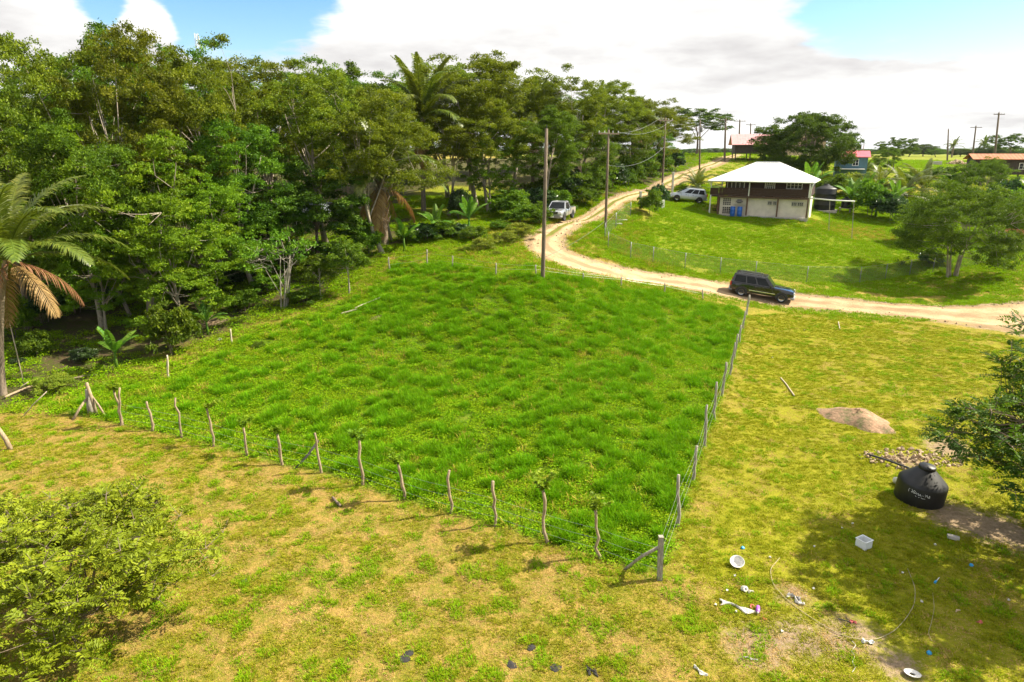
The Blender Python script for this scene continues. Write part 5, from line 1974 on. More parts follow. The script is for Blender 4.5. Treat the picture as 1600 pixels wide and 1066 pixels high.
def simple_house(name, label, p, rot, w, d, h, roof, wallm, roofm, rh=1.0, stilts=0.0, over=.4, wins=(), gable=True):
    o = thing(name, label, 'house', p, rot)
    if stilts:
        for xx in np.linspace(-w / 2 + .2, w / 2 - .2, 4):
            for yy in (.2, d - .2):
                bbox('stilt', (xx, yy, stilts / 2 - .3), (.2, .2, stilts + .7), 'wood_brown', o)
    z0 = stilts
    part('wall', Geo().box((0, d / 2, z0 + h / 2 - (.0 if stilts else .2)), (w, d, h + (0 if stilts else .4))), wallm, o)
    z1 = z0 + h
    e = over
    if gable:   # ridge along x
        Vv = A([(-w / 2 - e, -e, z1), (w / 2 + e, -e, z1), (w / 2 + e, d / 2, z1 + rh), (-w / 2 - e, d / 2, z1 + rh), (w / 2 + e, d + e, z1), (-w / 2 - e, d + e, z1)])
        rr = Geo().add(np.concatenate([Vv, Vv + [0, 0, .07]]), [(6, 7, 8, 9), (9, 8, 10, 11), (0, 3, 2, 1), (3, 5, 4, 2), (0, 1, 7, 6), (4, 5, 11, 10), (1, 2, 8, 7), (2, 4, 10, 8), (3, 0, 6, 9), (5, 3, 9, 11)])
        rfo = part('roof', rr, roofm, o)
        gb = Geo().add([(-w / 2, 0, z1), (-w / 2, d, z1), (-w / 2, d / 2, z1 + rh * .93)], None, [(0, 1, 2)]).add([(w / 2, 0, z1), (w / 2, d, z1), (w / 2, d / 2, z1 + rh * .93)], None, [(0, 1, 2)])
        part('gable', gb, wallm, o)
        sg = Geo()
        for k in range(1, int(w / .5)):
            xx = -w / 2 + k * .5
            sg.tube([(xx, -e, z1 + .08), (xx, d / 2, z1 + rh + .08)], .02, 4)
        part('roof_ribs', sg, roofm, rfo)
    for (cx_, cz_, ww, hh) in wins:
        window(o, cx_, z0 + cz_, ww, hh, -.01, 2, 1)
    return o


hp = simple_house('pink_roof_house', 'timber house on stilts under a faded pink metal roof', (gx_at(1183, 132), 132, float(tz(gx_at(1183, 132), 132)) - .2), R(-12), 8.5, 6, 1.6, None, 'wall_dark', 'roof_pink', 2.0, 1.6, .7)
xt = gx_at(1327, 112)
zt = ztop_at(266, 112)
th = simple_house('teal_house', 'teal timber house with bright pink red roof and white window', (xt, 112, float(tz(xt, 112)) - .2), R(-22), 4.6, 5, ztop_at(246, 112) - float(tz(xt, 112)) + .2, None, 'wall_teal', 'roof_red', .95, 0, .35,
                  wins=[(.55, ztop_at(254, 112) - float(tz(xt, 112)) + .2, .8, 1.0)])
bbox('air_conditioner', (-1.1, -.2, ztop_at(250, 112) - float(tz(xt, 112)) + .2), (.8, .35, .5), 'paint_white', th)
bbox('lean_to_roof', (-.2, -1.0, ztop_at(264.5, 112) - float(tz(xt, 112)) + .25), (4.2, 1.9, .08), 'roof_white', th)
xb = gx_at(1580, 105)
zb_ = ztop_at(273, 105)
gz_ = float(tz(xb, 105))
bh = simple_house('brown_stilt_house', 'dark brown board house on stilts with rusty red roof edge', (xb, 105, gz_), R(-20), 11.0, 5, 2.2, None, 'wall_dark', 'roof_rust', .8, max(.8, zb_ - gz_), .5, wins=[(.8, 1.25, 1.0, .9)])
bh.children[-1].data = bh.children[-1].data
xg = gx_at(1296, 128)
gh = simple_house('grey_roof_house', 'raised house with grey gable roof behind the big domed tree', (xg - 1.5, 128, float(tz(xg, 128))), R(70), 6, 8, ztop_at(215, 128) - float(tz(xg, 128)) - 2.2, None, 'wall_cream', 'roof_grey', 1.8, 2.2, 1.0)
# hut in the wood
ht = hit(425, 352)
hut = simple_house('hut', 'cream hut hidden among the dark trees', (gx_at(438, 63), 63, float(tz(gx_at(438, 63), 63))), R(8), 8.5, 4, 2.1, None, 'wall_cream', 'roof_grey', 1.0, 0, .5, wins=[(-2.2, 1.2, .7, .8), (1.6, 1.2, .7, .8)])
bbox('door', (-.6, -.03, .95), (.85, .08, 1.9), 'wood_brown', hut)
# low shed and parked white vehicle tail at the right edge
xs = gx_at(1598, 70)
sh = simple_house('lane_shed', 'low brown shed with orange roof behind the grass bank', (xs + 1.0, 70, float(tz(xs, 70))), R(-25), 4.5, 3, 1.5, None, 'wall_cream', 'roof_rust', .5, 0, .3)
cw = hit(1583, 388)
tw = thing('scrap_sheet_heap', 'heap of grey sheets and boards in front of the lane shed', 'heap', (cw[0], cw[1], cw[2]), .2)
for k in range(6):
    bbox('sheet', (-.6 + .35 * k, .1 * (k % 3), .28 + .06 * k), (1.5, .9, .05), ('concrete', 'roof_grey', 'wood_grey')[k % 3], tw, .01, 1, rot=(R(12 * (k % 3) - 8), R(6 * k - 15), .3 * k))

# washing on a line, far stone heap, water trough, aerial mast
pl, pr = A([xt - 2.8, 116, ztop_at(226, 116)]), A([xt + 3.6, 116, ztop_at(226, 116)])
wl_ = thing('washing_line', 'washing line with laundry strung above the teal house', 'washing line', (0, 0, 0))
for q in (pl, pr):
    part('post', Geo().tube([A([q[0], q[1], float(tz(q[0], q[1])) - .2]), q + [0, 0, .1]], .06, 6), 'wood_grey', wl_)
part('line', Geo().tube([pl, (pl + pr) / 2 - [0, 0, .15], pr], .012, 4), 'cable', wl_)
for k, (f_, ww, hh, mm) in enumerate([(.12, .8, .8, 'cloth_white'), (.3, .7, .6, 'barrel_blue'), (.44, .8, .75, 'cloth_grey'), (.6, .55, .6, 'char'), (.74, .7, .7, 'cloth_white'), (.88, .8, .65, 'char')]):
    q = pl * (1 - f_) + pr * f_ - [0, 0, .15 * 4 * f_ * (1 - f_)]
    gq_ = []
    nn = 6
    for i in range(nn + 1):
        for j in range(3):
            gq_.append((q[0] - ww / 2 + ww * i / nn, q[1] + .05 * math.sin(i * 1.4 + j), q[2] - hh * j / 2))
    fq = [(i * 3 + j, (i + 1) * 3 + j, (i + 1) * 3 + j + 1, i * 3 + j + 1) for i in range(nn) for j in range(2)]
    o = tag(part('garment', Geo().add(gq_, fq), mm), ['white shirt', 'blue cloth', 'grey towel', 'black shorts', 'white cloth', 'dark trousers'][k] + ' pegged on the washing line', 'garment', 'laundry on the line')
    md = o.modifiers.new('thickness', 'SOLIDIFY')
    md.thickness = .02


def stone_mesh(seed, s=1.0):
    rng = np.random.default_rng(seed)
    bm = bmesh.new()
    bmesh.ops.create_icosphere(bm, subdivisions=1, radius=s * .5)
    for v in bm.verts:
        v.co *= .75 + .5 * rng.random()
        v.co.z *= .65
    me = bpy.data.meshes.new('stone')
    bm.to_mesh(me)
    bm.free()
    me.materials.append(MATS['stone'])
    return me


STN = [stone_mesh(400 + i) for i in range(5)]


def heap(name, label, center, rx, ry, hh, n, s0, s1, seed, flatten=0.0):
    rng = np.random.default_rng(seed)
    o = thing(name, label, 'stones', tuple(center))
    for i in range(n):
        a_, r_ = rng.random() * 6.28, rng.random() ** .6
        xx, yy = math.cos(a_) * r_ * rx, math.sin(a_) * r_ * ry
        s = s0 + (s1 - s0) * rng.random() ** 2
        zz = float(tz(center[0] + xx, center[1] + yy)) - center[2] + hh * (1 - r_) ** 1.2 * rng.random() + s * .12
        link('stone', STN[i % 5], o, (xx, yy, zz), (rng.random() * 3, rng.random() * 3, rng.random() * 6), s)
    return o


rs_x, rs_y, rs_g = sample(9000, -2, 45, 46, 75, 71)
rs_k = in_poly(rs_x, rs_y, road_poly[::4])
rs_d = poly_dist(rs_x, rs_y, road_poly[::4])
rs_k &= (rs_d < .25 + .9 * rs_g.random(len(rs_x)) ** 2)
o = scatter('road_stones', 'loose stones along the edges of the dirt road', ground_pts(rs_x[rs_k], rs_y[rs_k], .02), .05 + .13 * rs_g.random(rs_k.sum()) ** 2, STN[1], tilt=.6, seed=31)
o['category'] = 'stones'
heap('rubble_heap', 'spread of pale broken rubble behind the black water tank', hit(1425, 716), 2.1, 1.0, .10, 280, .06, .22, 5)
heap('stone_heap', 'low pale stone heap on the far bright field', hit(1497, 257), 3.0, 2.0, 1.0, 60, .5, 1.1, 6)
tr_ = hit(1462, 258)
tb = thing('water_trough', 'small concrete trough on the far bright field', 'trough', tr_, .1)
for (c_, s_) in [((0, -.5, .4), (2.2, .15, .9)), ((0, .5, .4), (2.2, .15, .9)), ((-1.03, 0, .4), (.14, .84, .9)), ((1.03, 0, .4), (.14, .84, .9)), ((0, 0, .1), (1.9, .84, .2))]:
    bbox('side' if c_[1] or c_[0] else 'bottom', c_, s_, 'concrete', tb)
# lattice mast beyond the wood
Ym = 190
xm = (328 - 800) / FPX * (Ym * math.cos(PITCH))
zg, ztp = float(tz(xm, Ym)), ztop_at(52, Ym)
mast = thing('radio_mast', 'slim white lattice mast rising behind the tree tops', 'mast', (xm, Ym, zg))
hm = ztp - zg
for k in range(3):
    a_ = k * 2.094
    part('mast_leg', Geo().tube([(math.cos(a_) * .8, math.sin(a_) * .8, -.3), (math.cos(a_) * .5, math.sin(a_) * .5, hm)], .07, 5), 'paint_white', mast)
br = Geo()
for k in range(28):
    z_ = hm * k / 28
    r_ = .8 - .3 * k / 28
    for j in range(3):
        a1_, a2_ = j * 2.094, (j + 1) * 2.094
        br.tube([(math.cos(a1_) * r_, math.sin(a1_) * r_, z_), (math.cos(a2_) * r_, math.sin(a2_) * r_, z_ + hm / 28)], .035, 4)
part('lattice', br, 'paint_white', mast)
for j, zz in enumerate((hm - 1.2, hm - 2.6)):
    bbox('antenna', (.65, -.3, zz), (.35, .25, 1.0), 'paint_white', mast, .03)

# far blue hills
hv, hq = [], []
hx_ = np.linspace(-6500, 6500, 120)
for i, xx in enumerate(hx_):
    hgt = 16 + 12 * math.sin(xx * .0011 + 1.2) + 7 * math.sin(xx * .0031 + .4) + 4 * math.sin(xx * .009)
    for (yy, f_) in ((4300, -.05), (4600, .55), (4950, 1.0), (5400, .5), (5800, -.1)):
        hv.append((xx, yy + 150 * math.sin(xx * .002), max(-6, hgt + 6) * f_))
for i in range(len(hx_) - 1):
    for j in range(4):
        k = i * 5 + j
        hq.append((k, k + 5, k + 6, k + 1))
hm_ = np_mesh('hills', np.array(hv), np.array(hq), smooth=True)
plain('hill_forest', (.045, .075, .03), .95, 0, .3, .01)
hm_.materials.append(MATS['hill_forest'])
struct(link('hills', hm_))

# ------------------------------------------------------------------ vehicles


def loft(stations, ring):
    """stations: list of dicts; ring(st) gives the section points"""
    g = Geo()
    rs_ = [np.array(ring(s)) for s in stations]
    n = len(rs_[0])
    v = np.concatenate(rs_)
    q = []
    for i in range(len(rs_) - 1):
        for j in range(n):
            k = (j + 1) % n
            q.append((i * n + j, (i + 1) * n + j, (i + 1) * n + k, i * n + k))
    g.add(v, q)
    for idx, o in ((0, 1), (len(rs_) - 1, -1)):
        c = rs_[idx].mean(0)
        t = [(0, j + 1, (j + 1) % n + 1) if o == 1 else (0, (j + 1) % n + 1, j + 1) for j in range(n)]
        g.add(np.concatenate([[c], rs_[idx]]), None, t)
    return g


def section(s):
    x_, zb, zt, w = s[:4]
    m_ = zb + (zt - zb) * .45
    return [(x_, -w * .90, zb), (x_, w * .90, zb), (x_, w * .985, zb + .08), (x_, w, m_), (x_, w * .975, zt - .10), (x_, w * .90, zt - .015), (x_, w * .6, zt + .012), (x_, -w * .6, zt + .012), (x_, -w * .90, zt - .015), (x_, -w * .975, zt - .10), (x_, -w, m_), (x_, -w * .985, zb + .08)]


def smooth_mesh(o, ang=35):
    me = o.data
    me.polygons.foreach_set('use_smooth', np.ones(len(me.polygons), bool))
    bm = bmesh.new()
    bm.from_mesh(me)
    bmesh.ops.remove_doubles(bm, verts=bm.verts, dist=.001)
    bmesh.ops.recalc_face_normals(bm, faces=bm.faces)
    for e in bm.edges:
        if len(e.link_faces) == 2 and e.calc_face_angle(0) > R(ang):
            e.smooth = False
    bm.to_mesh(me)
    bm.free()


def panel(P, s0, s1, t0, t1, off):
    """a patch of a four cornered face P (bl, br, tr, tl), lifted off it"""
    bl, br, tr, tl = [np.array(p, float) for p in P]
    f = lambda s, t: (bl * (1 - s) + br * s) * (1 - t) + (tl * (1 - s) + tr * s) * t
    nn = unit(np.cross(br - bl, tl - bl))
    c = [f(s0, t0), f(s1, t0), f(s1, t1), f(s0, t1)]
    top = [p + nn * off for p in c]
    bot = [p - nn * .02 for p in c]
    return Geo().add(np.array(top + bot), [(0, 1, 2, 3), (4, 7, 6, 5), (0, 4, 5, 1), (1, 5, 6, 2), (2, 6, 7, 3), (3, 7, 4, 0)])


def wheel(parent, x_, y_, r, w):
    wh = thing_child('wheel', parent, (x_, y_, r))
    sg = 1 if y_ > 0 else -1
    prof = [(r * .62, -w / 2), (r * .9, -w / 2), (r * .99, -w * .36), (r, -w * .2), (r, w * .2), (r * .99, w * .36), (r * .9, w / 2), (r * .62, w / 2), (r * .62, -w / 2)]
    o = part('tyre', Geo().lathe(prof, 24), 'tyre', wh, True, rot=(R(90), 0, 0))
    rimg = Geo().lathe([(r * .64, w * .46), (r * .58, w * .40), (r * .54, w * .18), (r * .18, w * .26), (0, w * .30)], 20)
    ro = part('rim', rimg, 'chrome', wh, False, rot=(R(-90) if sg > 0 else R(90), 0, 0))
    return wh


def thing_child(name, parent, loc):
    """a part that is itself made of pieces"""
    g = Geo().lathe([(0, -.05), (.06, -.05), (.06, .05), (0, .05)], 8)
    o = part(name, g, 'trim_black', parent, loc=loc)
    return o


def vehicle(name, label, cat, p, rotz, pitch, spec):
    o = thing(name, label, cat, p)
    o.rotation_mode = 'XYZ'
    o.rotation_euler = (spec.get('roll', 0), pitch, rotz)
    W = spec['w'] / 2
    b = part('body', loft(spec['st'], section), spec['paint'], o)
    smooth_mesh(b)
    gb = spec['cab']   # (rear low x, rear top x, front top x, front low x, belt z, roof z, low half width, top half width)
    rl_, rt__, ft, fl, zb, zt, wl0, wt = gb
    cab = Geo()
    L8 = [(rl_, -wl0, zb), (fl, -wl0, zb), (fl, wl0, zb), (rl_, wl0, zb)]
    U8 = [(rt__, -wt, zt), (ft, -wt, zt), (ft, wt, zt), (rt__, wt, zt)]
    U9 = [(rt__ + .12, -wt + .10, zt + .055), (ft - .14, -wt + .10, zt + .05), (ft - .14, wt - .10, zt + .05), (rt__ + .12, wt - .10, zt + .055)]
    cab.add(np.array(L8 + U8 + U9), [(0, 1, 5, 4), (1, 2, 6, 5), (2, 3, 7, 6), (3, 0, 4, 7), (4, 5, 9, 8), (5, 6, 10, 9), (6, 7, 11, 10), (7, 4, 8, 11), (8, 9, 10, 11)])
    cb_ = part('cabin', cab, spec['paint'], o)
    # glass: front, back, both sides
    part('windshield', panel([L8[1], L8[2], U8[2], U8[1]], .06, .94, .10, .93, .008), 'glass', o)
    part('rear_window', panel([L8[3], L8[0], U8[0], U8[3]], .10, .90, .22, .90, .008), 'glass', o)
    for (s0, s1) in spec['side']:
        part('side_window', panel([L8[0], L8[1], U8[1], U8[0]], s0, s1, .10, .86, .008), 'glass', o)
        part('side_window', panel([L8[2], L8[3], U8[3], U8[2]], 1 - s1, 1 - s0, .10, .86, .008), 'glass', o)
    r, tw_ = spec['wheel']
    for x_ in spec['axles']:
        for sg in (-1, 1):
            arch = Geo()
            an = np.linspace(-.25, math.pi + .25, 15)
            ro, ri = r * 1.30, r * .2
            pts = [(x_ + math.cos(t) * ro, sg * (W + .006), r + math.sin(t) * ro) for t in an]
            pts += [(x_ + math.cos(t) * ro, sg * (W - .10), r + math.sin(t) * ro) for t in an]
            pts += [(x_, sg * (W + .006), r * .8), (x_, sg * (W - .1), r * .8)]
            n = len(an)
            arch.add(pts, [(k, k + 1, n + k + 1, n + k) for k in range(n - 1)], [(k, k + 1, 2 * n) for k in range(n - 1)])
            part('wheel_arch', arch, 'trim_black', o)
            wheel(o, x_, sg * (W - tw_ * .38), r, tw_)
    xf_, xr_ = spec['st'][-1][0], spec['st'][0][0]
    zf = spec['nose']
    part('front_bumper', loft([(xf_ - .20, .34, .60, W * 1.0), (xf_ + .02, .34, .60, W * .99), (xf_ + .10, .38, .57, W * .90)], section), spec['bump'], o)
    part('rear_bumper', loft([(xr_ - .10, .38, .57, W * .92), (xr_ - .02, .36, .60, W * .99), (xr_ + .2, .36, .60, W * .99)], section), spec['bump'], o)
    part('grille', Geo().box((xf_ + .015, 0, zf), (.05, W * 1.05, .24)), 'trim_black', o)
    for k in range(3):
        part('grille_bar', Geo().box((xf_ + .045, 0, zf - .07 + .07 * k), (.02, W * 1.02, .02)), 'chrome', o)
    for sg in (-1, 1):
        bbox('headlight', (xf_ - .01, sg * W * .74, zf + .01), (.12, .36, .20), 'lamp_clear', o, .03, 2)
        bbox('tail_light', (xr_ + .02, sg * W * .90, spec['tail']), (.12, .16, .34), 'lamp_red', o, .02, 1)
        bbox('mirror', (fl - .35, sg * (W + .12), zb + .12), (.12, .22, .17), spec.get('mirror', spec['paint']), o, .03, 2)
        for hx2 in spec['handles']:
            bbox('door_handle', (hx2, sg * (W + .012), zb - .14), (.18, .03, .04), spec.get('handle', 'trim_black'), o, .008)
        for dx_ in spec['seams']:
            part('door_seam', Geo().box((dx_, sg * (W - .012), (zb + .45) / 2 + .05), (.014, .03, zb - .55)), 'trim_black', o)
        if 'trimz' in spec:
            bbox('side_moulding', ((spec['axles'][0] + spec['axles'][1]) / 2, sg * (W + .01), spec['trimz']), (spec['axles'][1] - spec['axles'][0] - 2.9 * r, .03, .07), 'chrome', o, .008)
    bbox('front_plate', (xf_ + .125, 0, .47), (.02, .34, .15), 'plate_white', o, .004)
    bbox('rear_plate', (xr_ - .115, 0, .50), (.02, .34, .15), 'plate_white', o, .004)
    return o


# black estate SUV, nose down the hill to the right
ra, rb_ = hit(1149, 466), hit(1226, 472)
sv_p = hit(1190, 469) + A([.15, .75, 0])
sv_p[2] = float(tz(sv_p[0], sv_p[1])) + .0
dirv = A([1.0, -.42])
dirv /= np.linalg.norm(dirv)
za, zb2 = float(tz(*(sv_p[:2] + dirv * 1.5))), float(tz(*(sv_p[:2] - dirv * 1.5)))
suv = vehicle('black_suv', 'black long bodied estate SUV parked on the dirt road', 'car', (sv_p[0], sv_p[1], sv_p[2] + .02), math.atan2(dirv[1], dirv[0]), -math.atan2(za - zb2, 3.0), dict(
    w=1.92, paint='car_black', bump='trim_grey', nose=.84, tail=.98, wheel=(.38, .25), axles=(-1.55, 1.62), trimz=.62,
    st=[(-2.52, .50, 1.08, .88), (-2.42, .42, 1.13, .95), (-1.5, .38, 1.14, .96), (.6, .38, 1.13, .96), (1.15, .38, 1.13, .95), (2.0, .40, 1.07, .94), (2.42, .45, 1.01, .91), (2.52, .52, .94, .86)],
    cab=(-2.48, -2.32, .30, .98, 1.10, 1.82, .93, .80), side=[(.06, .34), (.37, .60), (.63, .90)], handles=(-.55, .25), seams=(-.95, -.12, .85)))
for sg in (-.55, .55):
    part('roof_rail', Geo().tube([(-2.0, sg, 1.86), (-1.9, sg, 1.93), (-.2, sg, 1.93), (-.1, sg, 1.86)], .02, 6), 'trim_grey', suv)
# silver pickup, front towards the camera
pk = hit(871, 346) + A([.3, 1.4, 0])
pk[2] = float(tz(pk[0], pk[1]))
dirv = A([-.36, -1.0])
dirv /= np.linalg.norm(dirv)
za, zb2 = float(tz(*(pk[:2] + dirv * 1.5))), float(tz(*(pk[:2] - dirv * 1.5)))
pick = vehicle('silver_pickup', 'silver double cab pickup truck parked on the bend of the dirt road', 'pickup', (pk[0], pk[1], pk[2] + .02), math.atan2(dirv[1], dirv[0]), -math.atan2(za - zb2, 3.0), dict(
    w=1.86, paint='car_silver', bump='trim_grey', nose=.82, tail=.92, wheel=(.38, .25), axles=(-1.5, 1.58), mirror='trim_black', handle='chrome',
    st=[(-.72, .46, 1.06, .92), (-.2, .42, 1.08, .93), (.6, .42, 1.08, .93), (1.15, .42, 1.08, .92), (1.9, .44, 1.04, .91), (2.35, .46, .98, .88), (2.45, .52, .90, .83)],
    cab=(-.70, -.52, .48, 1.18, 1.05, 1.72, .88, .68), side=[(.10, .40), (.44, .88)], handles=(-.35, .55), seams=(-.68, .12, 1.0)))
bed = part('cargo_bed', Geo().box((-1.60, 0, .60), (1.74, 1.80, .22)).box((-1.60, .88, .84), (1.74, .09, .50)).box((-1.60, -.88, .84), (1.74, .09, .50)).box((-.77, 0, .84), (.08, 1.66, .48)), 'car_silver', pick)
tg_ = bbox('tailgate', (-2.45, 0, .84), (.08, 1.74, .52), 'car_silver', pick)
part('bed_liner', Geo().box((-1.60, 0, .725), (1.56, 1.66, .025)), 'trim_black', pick)
part('roll_bar', Geo().tube([(-.92, -.80, 1.05), (-.95, -.70, 1.45), (-.95, .70, 1.45), (-.92, .80, 1.05)], .035, 8), 'trim_black', pick)
bbox('bonnet_scoop', (1.45, 0, 1.085), (.9, .62, .04), 'trim_black', pick, .015)
bpy.data.objects.remove(next(c for c in pick.children if c.name.startswith('rear_bumper')))
for c in list(pick.children):
    if c.name.startswith('tail_light'):
        c.location = (-1.76, 0, 0)
    if c.name.startswith('rear_plate'):
        c.location = (-1.66, 0, 0)
part('rear_bumper', Geo().box((-2.55, 0, .48), (.16, 1.7, .16)), 'trim_grey', pick)
# silver blue minivan beside the house
vn = hit(1072, 317) + A([.3, .9, 0])
vn[2] = float(tz(vn[0], vn[1]))
dirv = A([-1.0, .10])
dirv /= np.linalg.norm(dirv)
za, zb2 = float(tz(*(vn[:2] + dirv * 1.4))), float(tz(*(vn[:2] - dirv * 1.4)))
van = vehicle('minivan', 'silver blue minivan parked on the grass beside the white roofed house', 'van', (vn[0], vn[1], vn[2] + .02), math.atan2(dirv[1], dirv[0]), -math.atan2(za - zb2, 2.8), dict(
    w=1.82, paint='car_grey_blue', bump='car_grey_blue', nose=.74, tail=1.05, wheel=(.33, .22), axles=(-1.4, 1.45),
    st=[(-2.32, .48, 1.02, .84), (-2.22, .36, 1.06, .90), (-1.4, .32, 1.06, .91), (.7, .32, 1.05, .91), (1.2, .32, 1.03, .90), (1.8, .34, .94, .88), (2.22, .38, .82, .82), (2.34, .46, .74, .74)],
    cab=(-2.26, -1.98, .25, 1.45, 1.02, 1.68, .86, .68), side=[(.07, .29), (.32, .54), (.57, .80)], handles=(-.55, .35), seams=(-.9, .05, .95)))
part('roof_rack', Geo().tube([(-1.7, -.5, 1.74), (-1.6, -.5, 1.80), (-.3, -.5, 1.80), (-.2, -.5, 1.74)], .02, 6).tube([(-1.7, .5, 1.74), (-1.6, .5, 1.80), (-.3, .5, 1.80), (-.2, .5, 1.74)], .02, 6), 'trim_grey', van)

# ------------------------------------------------------------------ front yard: tank, mound, scattered things
tp_ = hit(1437, 782)
bt_ = tank('black plastic water tank with white script standing near the rubble', (tp_[0], tp_[1] + .1, tp_[2] + .03), .80, .72, .50, ribs=0, lid=.26)
bt_.rotation_euler = (R(2), R(4), 0)
# white script lettering wrapped on the side that faces the lens
fa = math.atan2(-(tp_[1]), -(tp_[0]))
lt = Geo()


def on_tank(u, v):
    a_ = fa - .02 + u / .815
    return (.806 * math.cos(a_), .806 * math.sin(a_), .52 + v)


strokes = [[(-.34, .08), (-.365, .05), (-.37, .0), (-.355, -.04)],
           [(-.27, .09), (-.23, .03), (-.27, -.02), (-.22, -.01), (-.19, .07), (-.15, .06), (-.16, .01), (-.20, -.03), (-.14, -.03), (-.11, .03), (-.10, -.04)],
           [(-.08, -.03), (-.06, .02), (-.03, .0), (-.04, -.05), (.0, -.04), (.02, .01), (.03, -.05), (.07, -.04)],
           [(.10, -.02), (.13, -.04)], [(.16, .03), (.20, .02)], [(.18, -.05), (.23, .04), (.25, -.05), (.29, -.05), (.31, .03), (.33, -.06), (.29, -.075)],
           [(-.12, -.10), (-.08, -.13)], [(-.02, -.12), (.02, -.12)], [(.06, -.11), (.12, -.135), (.20, -.125)]]
for s_ in strokes:
    pts = []
    for (a0, b0), (a1, b1) in zip(s_[:-1], s_[1:]):
        for k in range(3):
            f_ = k / 3
            pts.append(on_tank(-(a0 * (1 - f_) + a1 * f_) * -1, b0 * (1 - f_) + b1 * f_))
    pts.append(on_tank(s_[-1][0], s_[-1][1]))
    lt.tube(pts, .0058, 4)
part('lettering', lt, 'lettering', bt_)
# earth mound
mc = hit(1338, 655)
gm = []
gq2 = []
nr_, na_ = 14, 36
rgm = np.random.default_rng(8)
for i in range(nr_ + 1):
    for j in range(na_):
        a_ = j / na_ * 6.28
        f_ = i / nr_
        k_ = 1 + .12 * math.sin(a_ * 3 + 1) + .06 * math.sin(a_ * 7)
        dx2, dy2 = math.cos(a_) * f_ * 1.25 * k_, math.sin(a_) * f_ * 1.95 * k_
        ca, sa = math.cos(.42), math.sin(.42)
        xx, yy = mc[0] + ca * dx2 - sa * dy2, mc[1] + sa * dx2 + ca * dy2
        hh = .44 * max(0, (1 - f_ ** 1.7)) * (1 + .2 * math.sin(dx2 * 3) * math.cos(dy2 * 4)) + .03 * rgm.normal() * (1 - f_) - .06 * f_
        gm.append((xx - mc[0], yy - mc[1], float(tz(xx, yy)) - mc[2] + hh))
for i in range(nr_):
    for j in range(na_):
        k = (j + 1) % na_
        gq2.append((i * na_ + j, i * na_ + k, (i + 1) * na_ + k, (i + 1) * na_ + j))
mo = part('earth_mound', Geo().add(gm, gq2), 'mound_earth', None, True, loc=mc)
tag(mo, 'low mound of reddish bare earth in the open yard', 'mound')


def on_ground(px_, py_, dz_=0.0):
    q = hit(px_, py_)
    return A([q[0], q[1], float(tz(q[0], q[1])) + dz_])


def ground_line(pix, r, lift=.02, n=8):
    q = hits(pix)
    P = []
    for a, b_ in zip(q[:-1], q[1:]):
        for k in range(n):
            f_ = k / n
            c_ = a * (1 - f_) + b_ * f_
            P.append((c_[0], c_[1], float(tz(c_[0], c_[1])) + r + lift))
    P.append((q[-1][0], q[-1][1], float(tz(q[-1][0], q[-1][1])) + r + lift))
    P = np.array(P)
    for _ in range(6):
        P[1:-1] = .25 * P[:-2] + .5 * P[1:-1] + .25 * P[2:]
    return P


def lying(name, label, cat, pix, r, mat, lift=.02, group=None, n=6):
    P = ground_line(pix, r, lift)
    c = P[len(P) // 2].copy()
    o = part(name, Geo().tube(P - c, r, n), mat, None, True, loc=c)
    return tag(o, label, cat, group)


lying('pipe', 'dark pipe lying across the rubble behind the tank', 'pipe', [(1354, 713), (1390, 724), (1420, 735)], .04, 'trim_black', .06)
lying('stick', 'pale straight stick lying in the open yard', 'stick', [(1220, 592), (1232, 607), (1241, 620)], .035, 'stick_pale')
lying('stick', 'short pale stick lying by the lane edge of the yard', 'stick', [(1310, 504), (1312, 515)], .03, 'stick_pale')
lying('hose', 'long thin hose curving across the littered yard', 'hose', [(1218, 873), (1203, 890), (1206, 912), (1225, 935), (1250, 955), (1280, 975), (1310, 992), (1336, 1000), (1370, 1001), (1398, 987), (1417, 966), (1429, 945), (1430, 920), (1418, 890)], .009, 'hose', .02)
lying('hose', 'short loose cord lying in the tree shade', 'cord', [(1457, 928), (1460, 950), (1455, 975), (1450, 990), (1456, 1003)], .006, 'hose', .02)
lying('string', 'tangled white string trailing from the thin hose', 'string', [(1331, 1003), (1338, 1010), (1329, 1018), (1336, 1026), (1331, 1036), (1337, 1044), (1331, 1052)], .006, 'cloth_white', .02)
lying('broom_stick', 'dark stick with a red end lying near the hose', 'stick', [(1309, 969), (1320, 972), (1329, 975)], .015, 'trim_black', .03)
lying('log', 'short brown log lying on the dry front lawn', 'log', [(520, 780), (526, 787), (532, 793)], .05, 'bark_brown')
lying('fallen_branch', 'long fallen branch near the leaning sticks', 'branch', [(8, 624), (30, 614), (48, 607), (66, 606)], .06, 'bark_post', .05)
lying('fallen_branch', 'grey fallen branch on the slope above the propped stump', 'branch', [(112, 595), (135, 590), (152, 588)], .05, 'bark_brown', .05)
lying('fallen_branch', 'pale cut branch beside the coppiced tree', 'branch', [(533, 493), (548, 489), (560, 486)], .05, 'stick_pale', .08)
lying('fallen_branch', 'pale long branch lying across the pasture edge', 'branch', [(555, 487), (575, 478), (595, 470)], .035, 'stick_pale', .2)
dc = on_ground(460, 733)
ds = tag(part('leaning_log', Geo().tube([A([0, 0, -.05]), (hit(480, 722) - dc) + [0, 0, .25], (hit(500, 714) - dc) + [0, 0, .75]], [.05, .05, .045], 7), 'char', None, True, loc=dc), 'dark charred log leaning against a fence post', 'log')

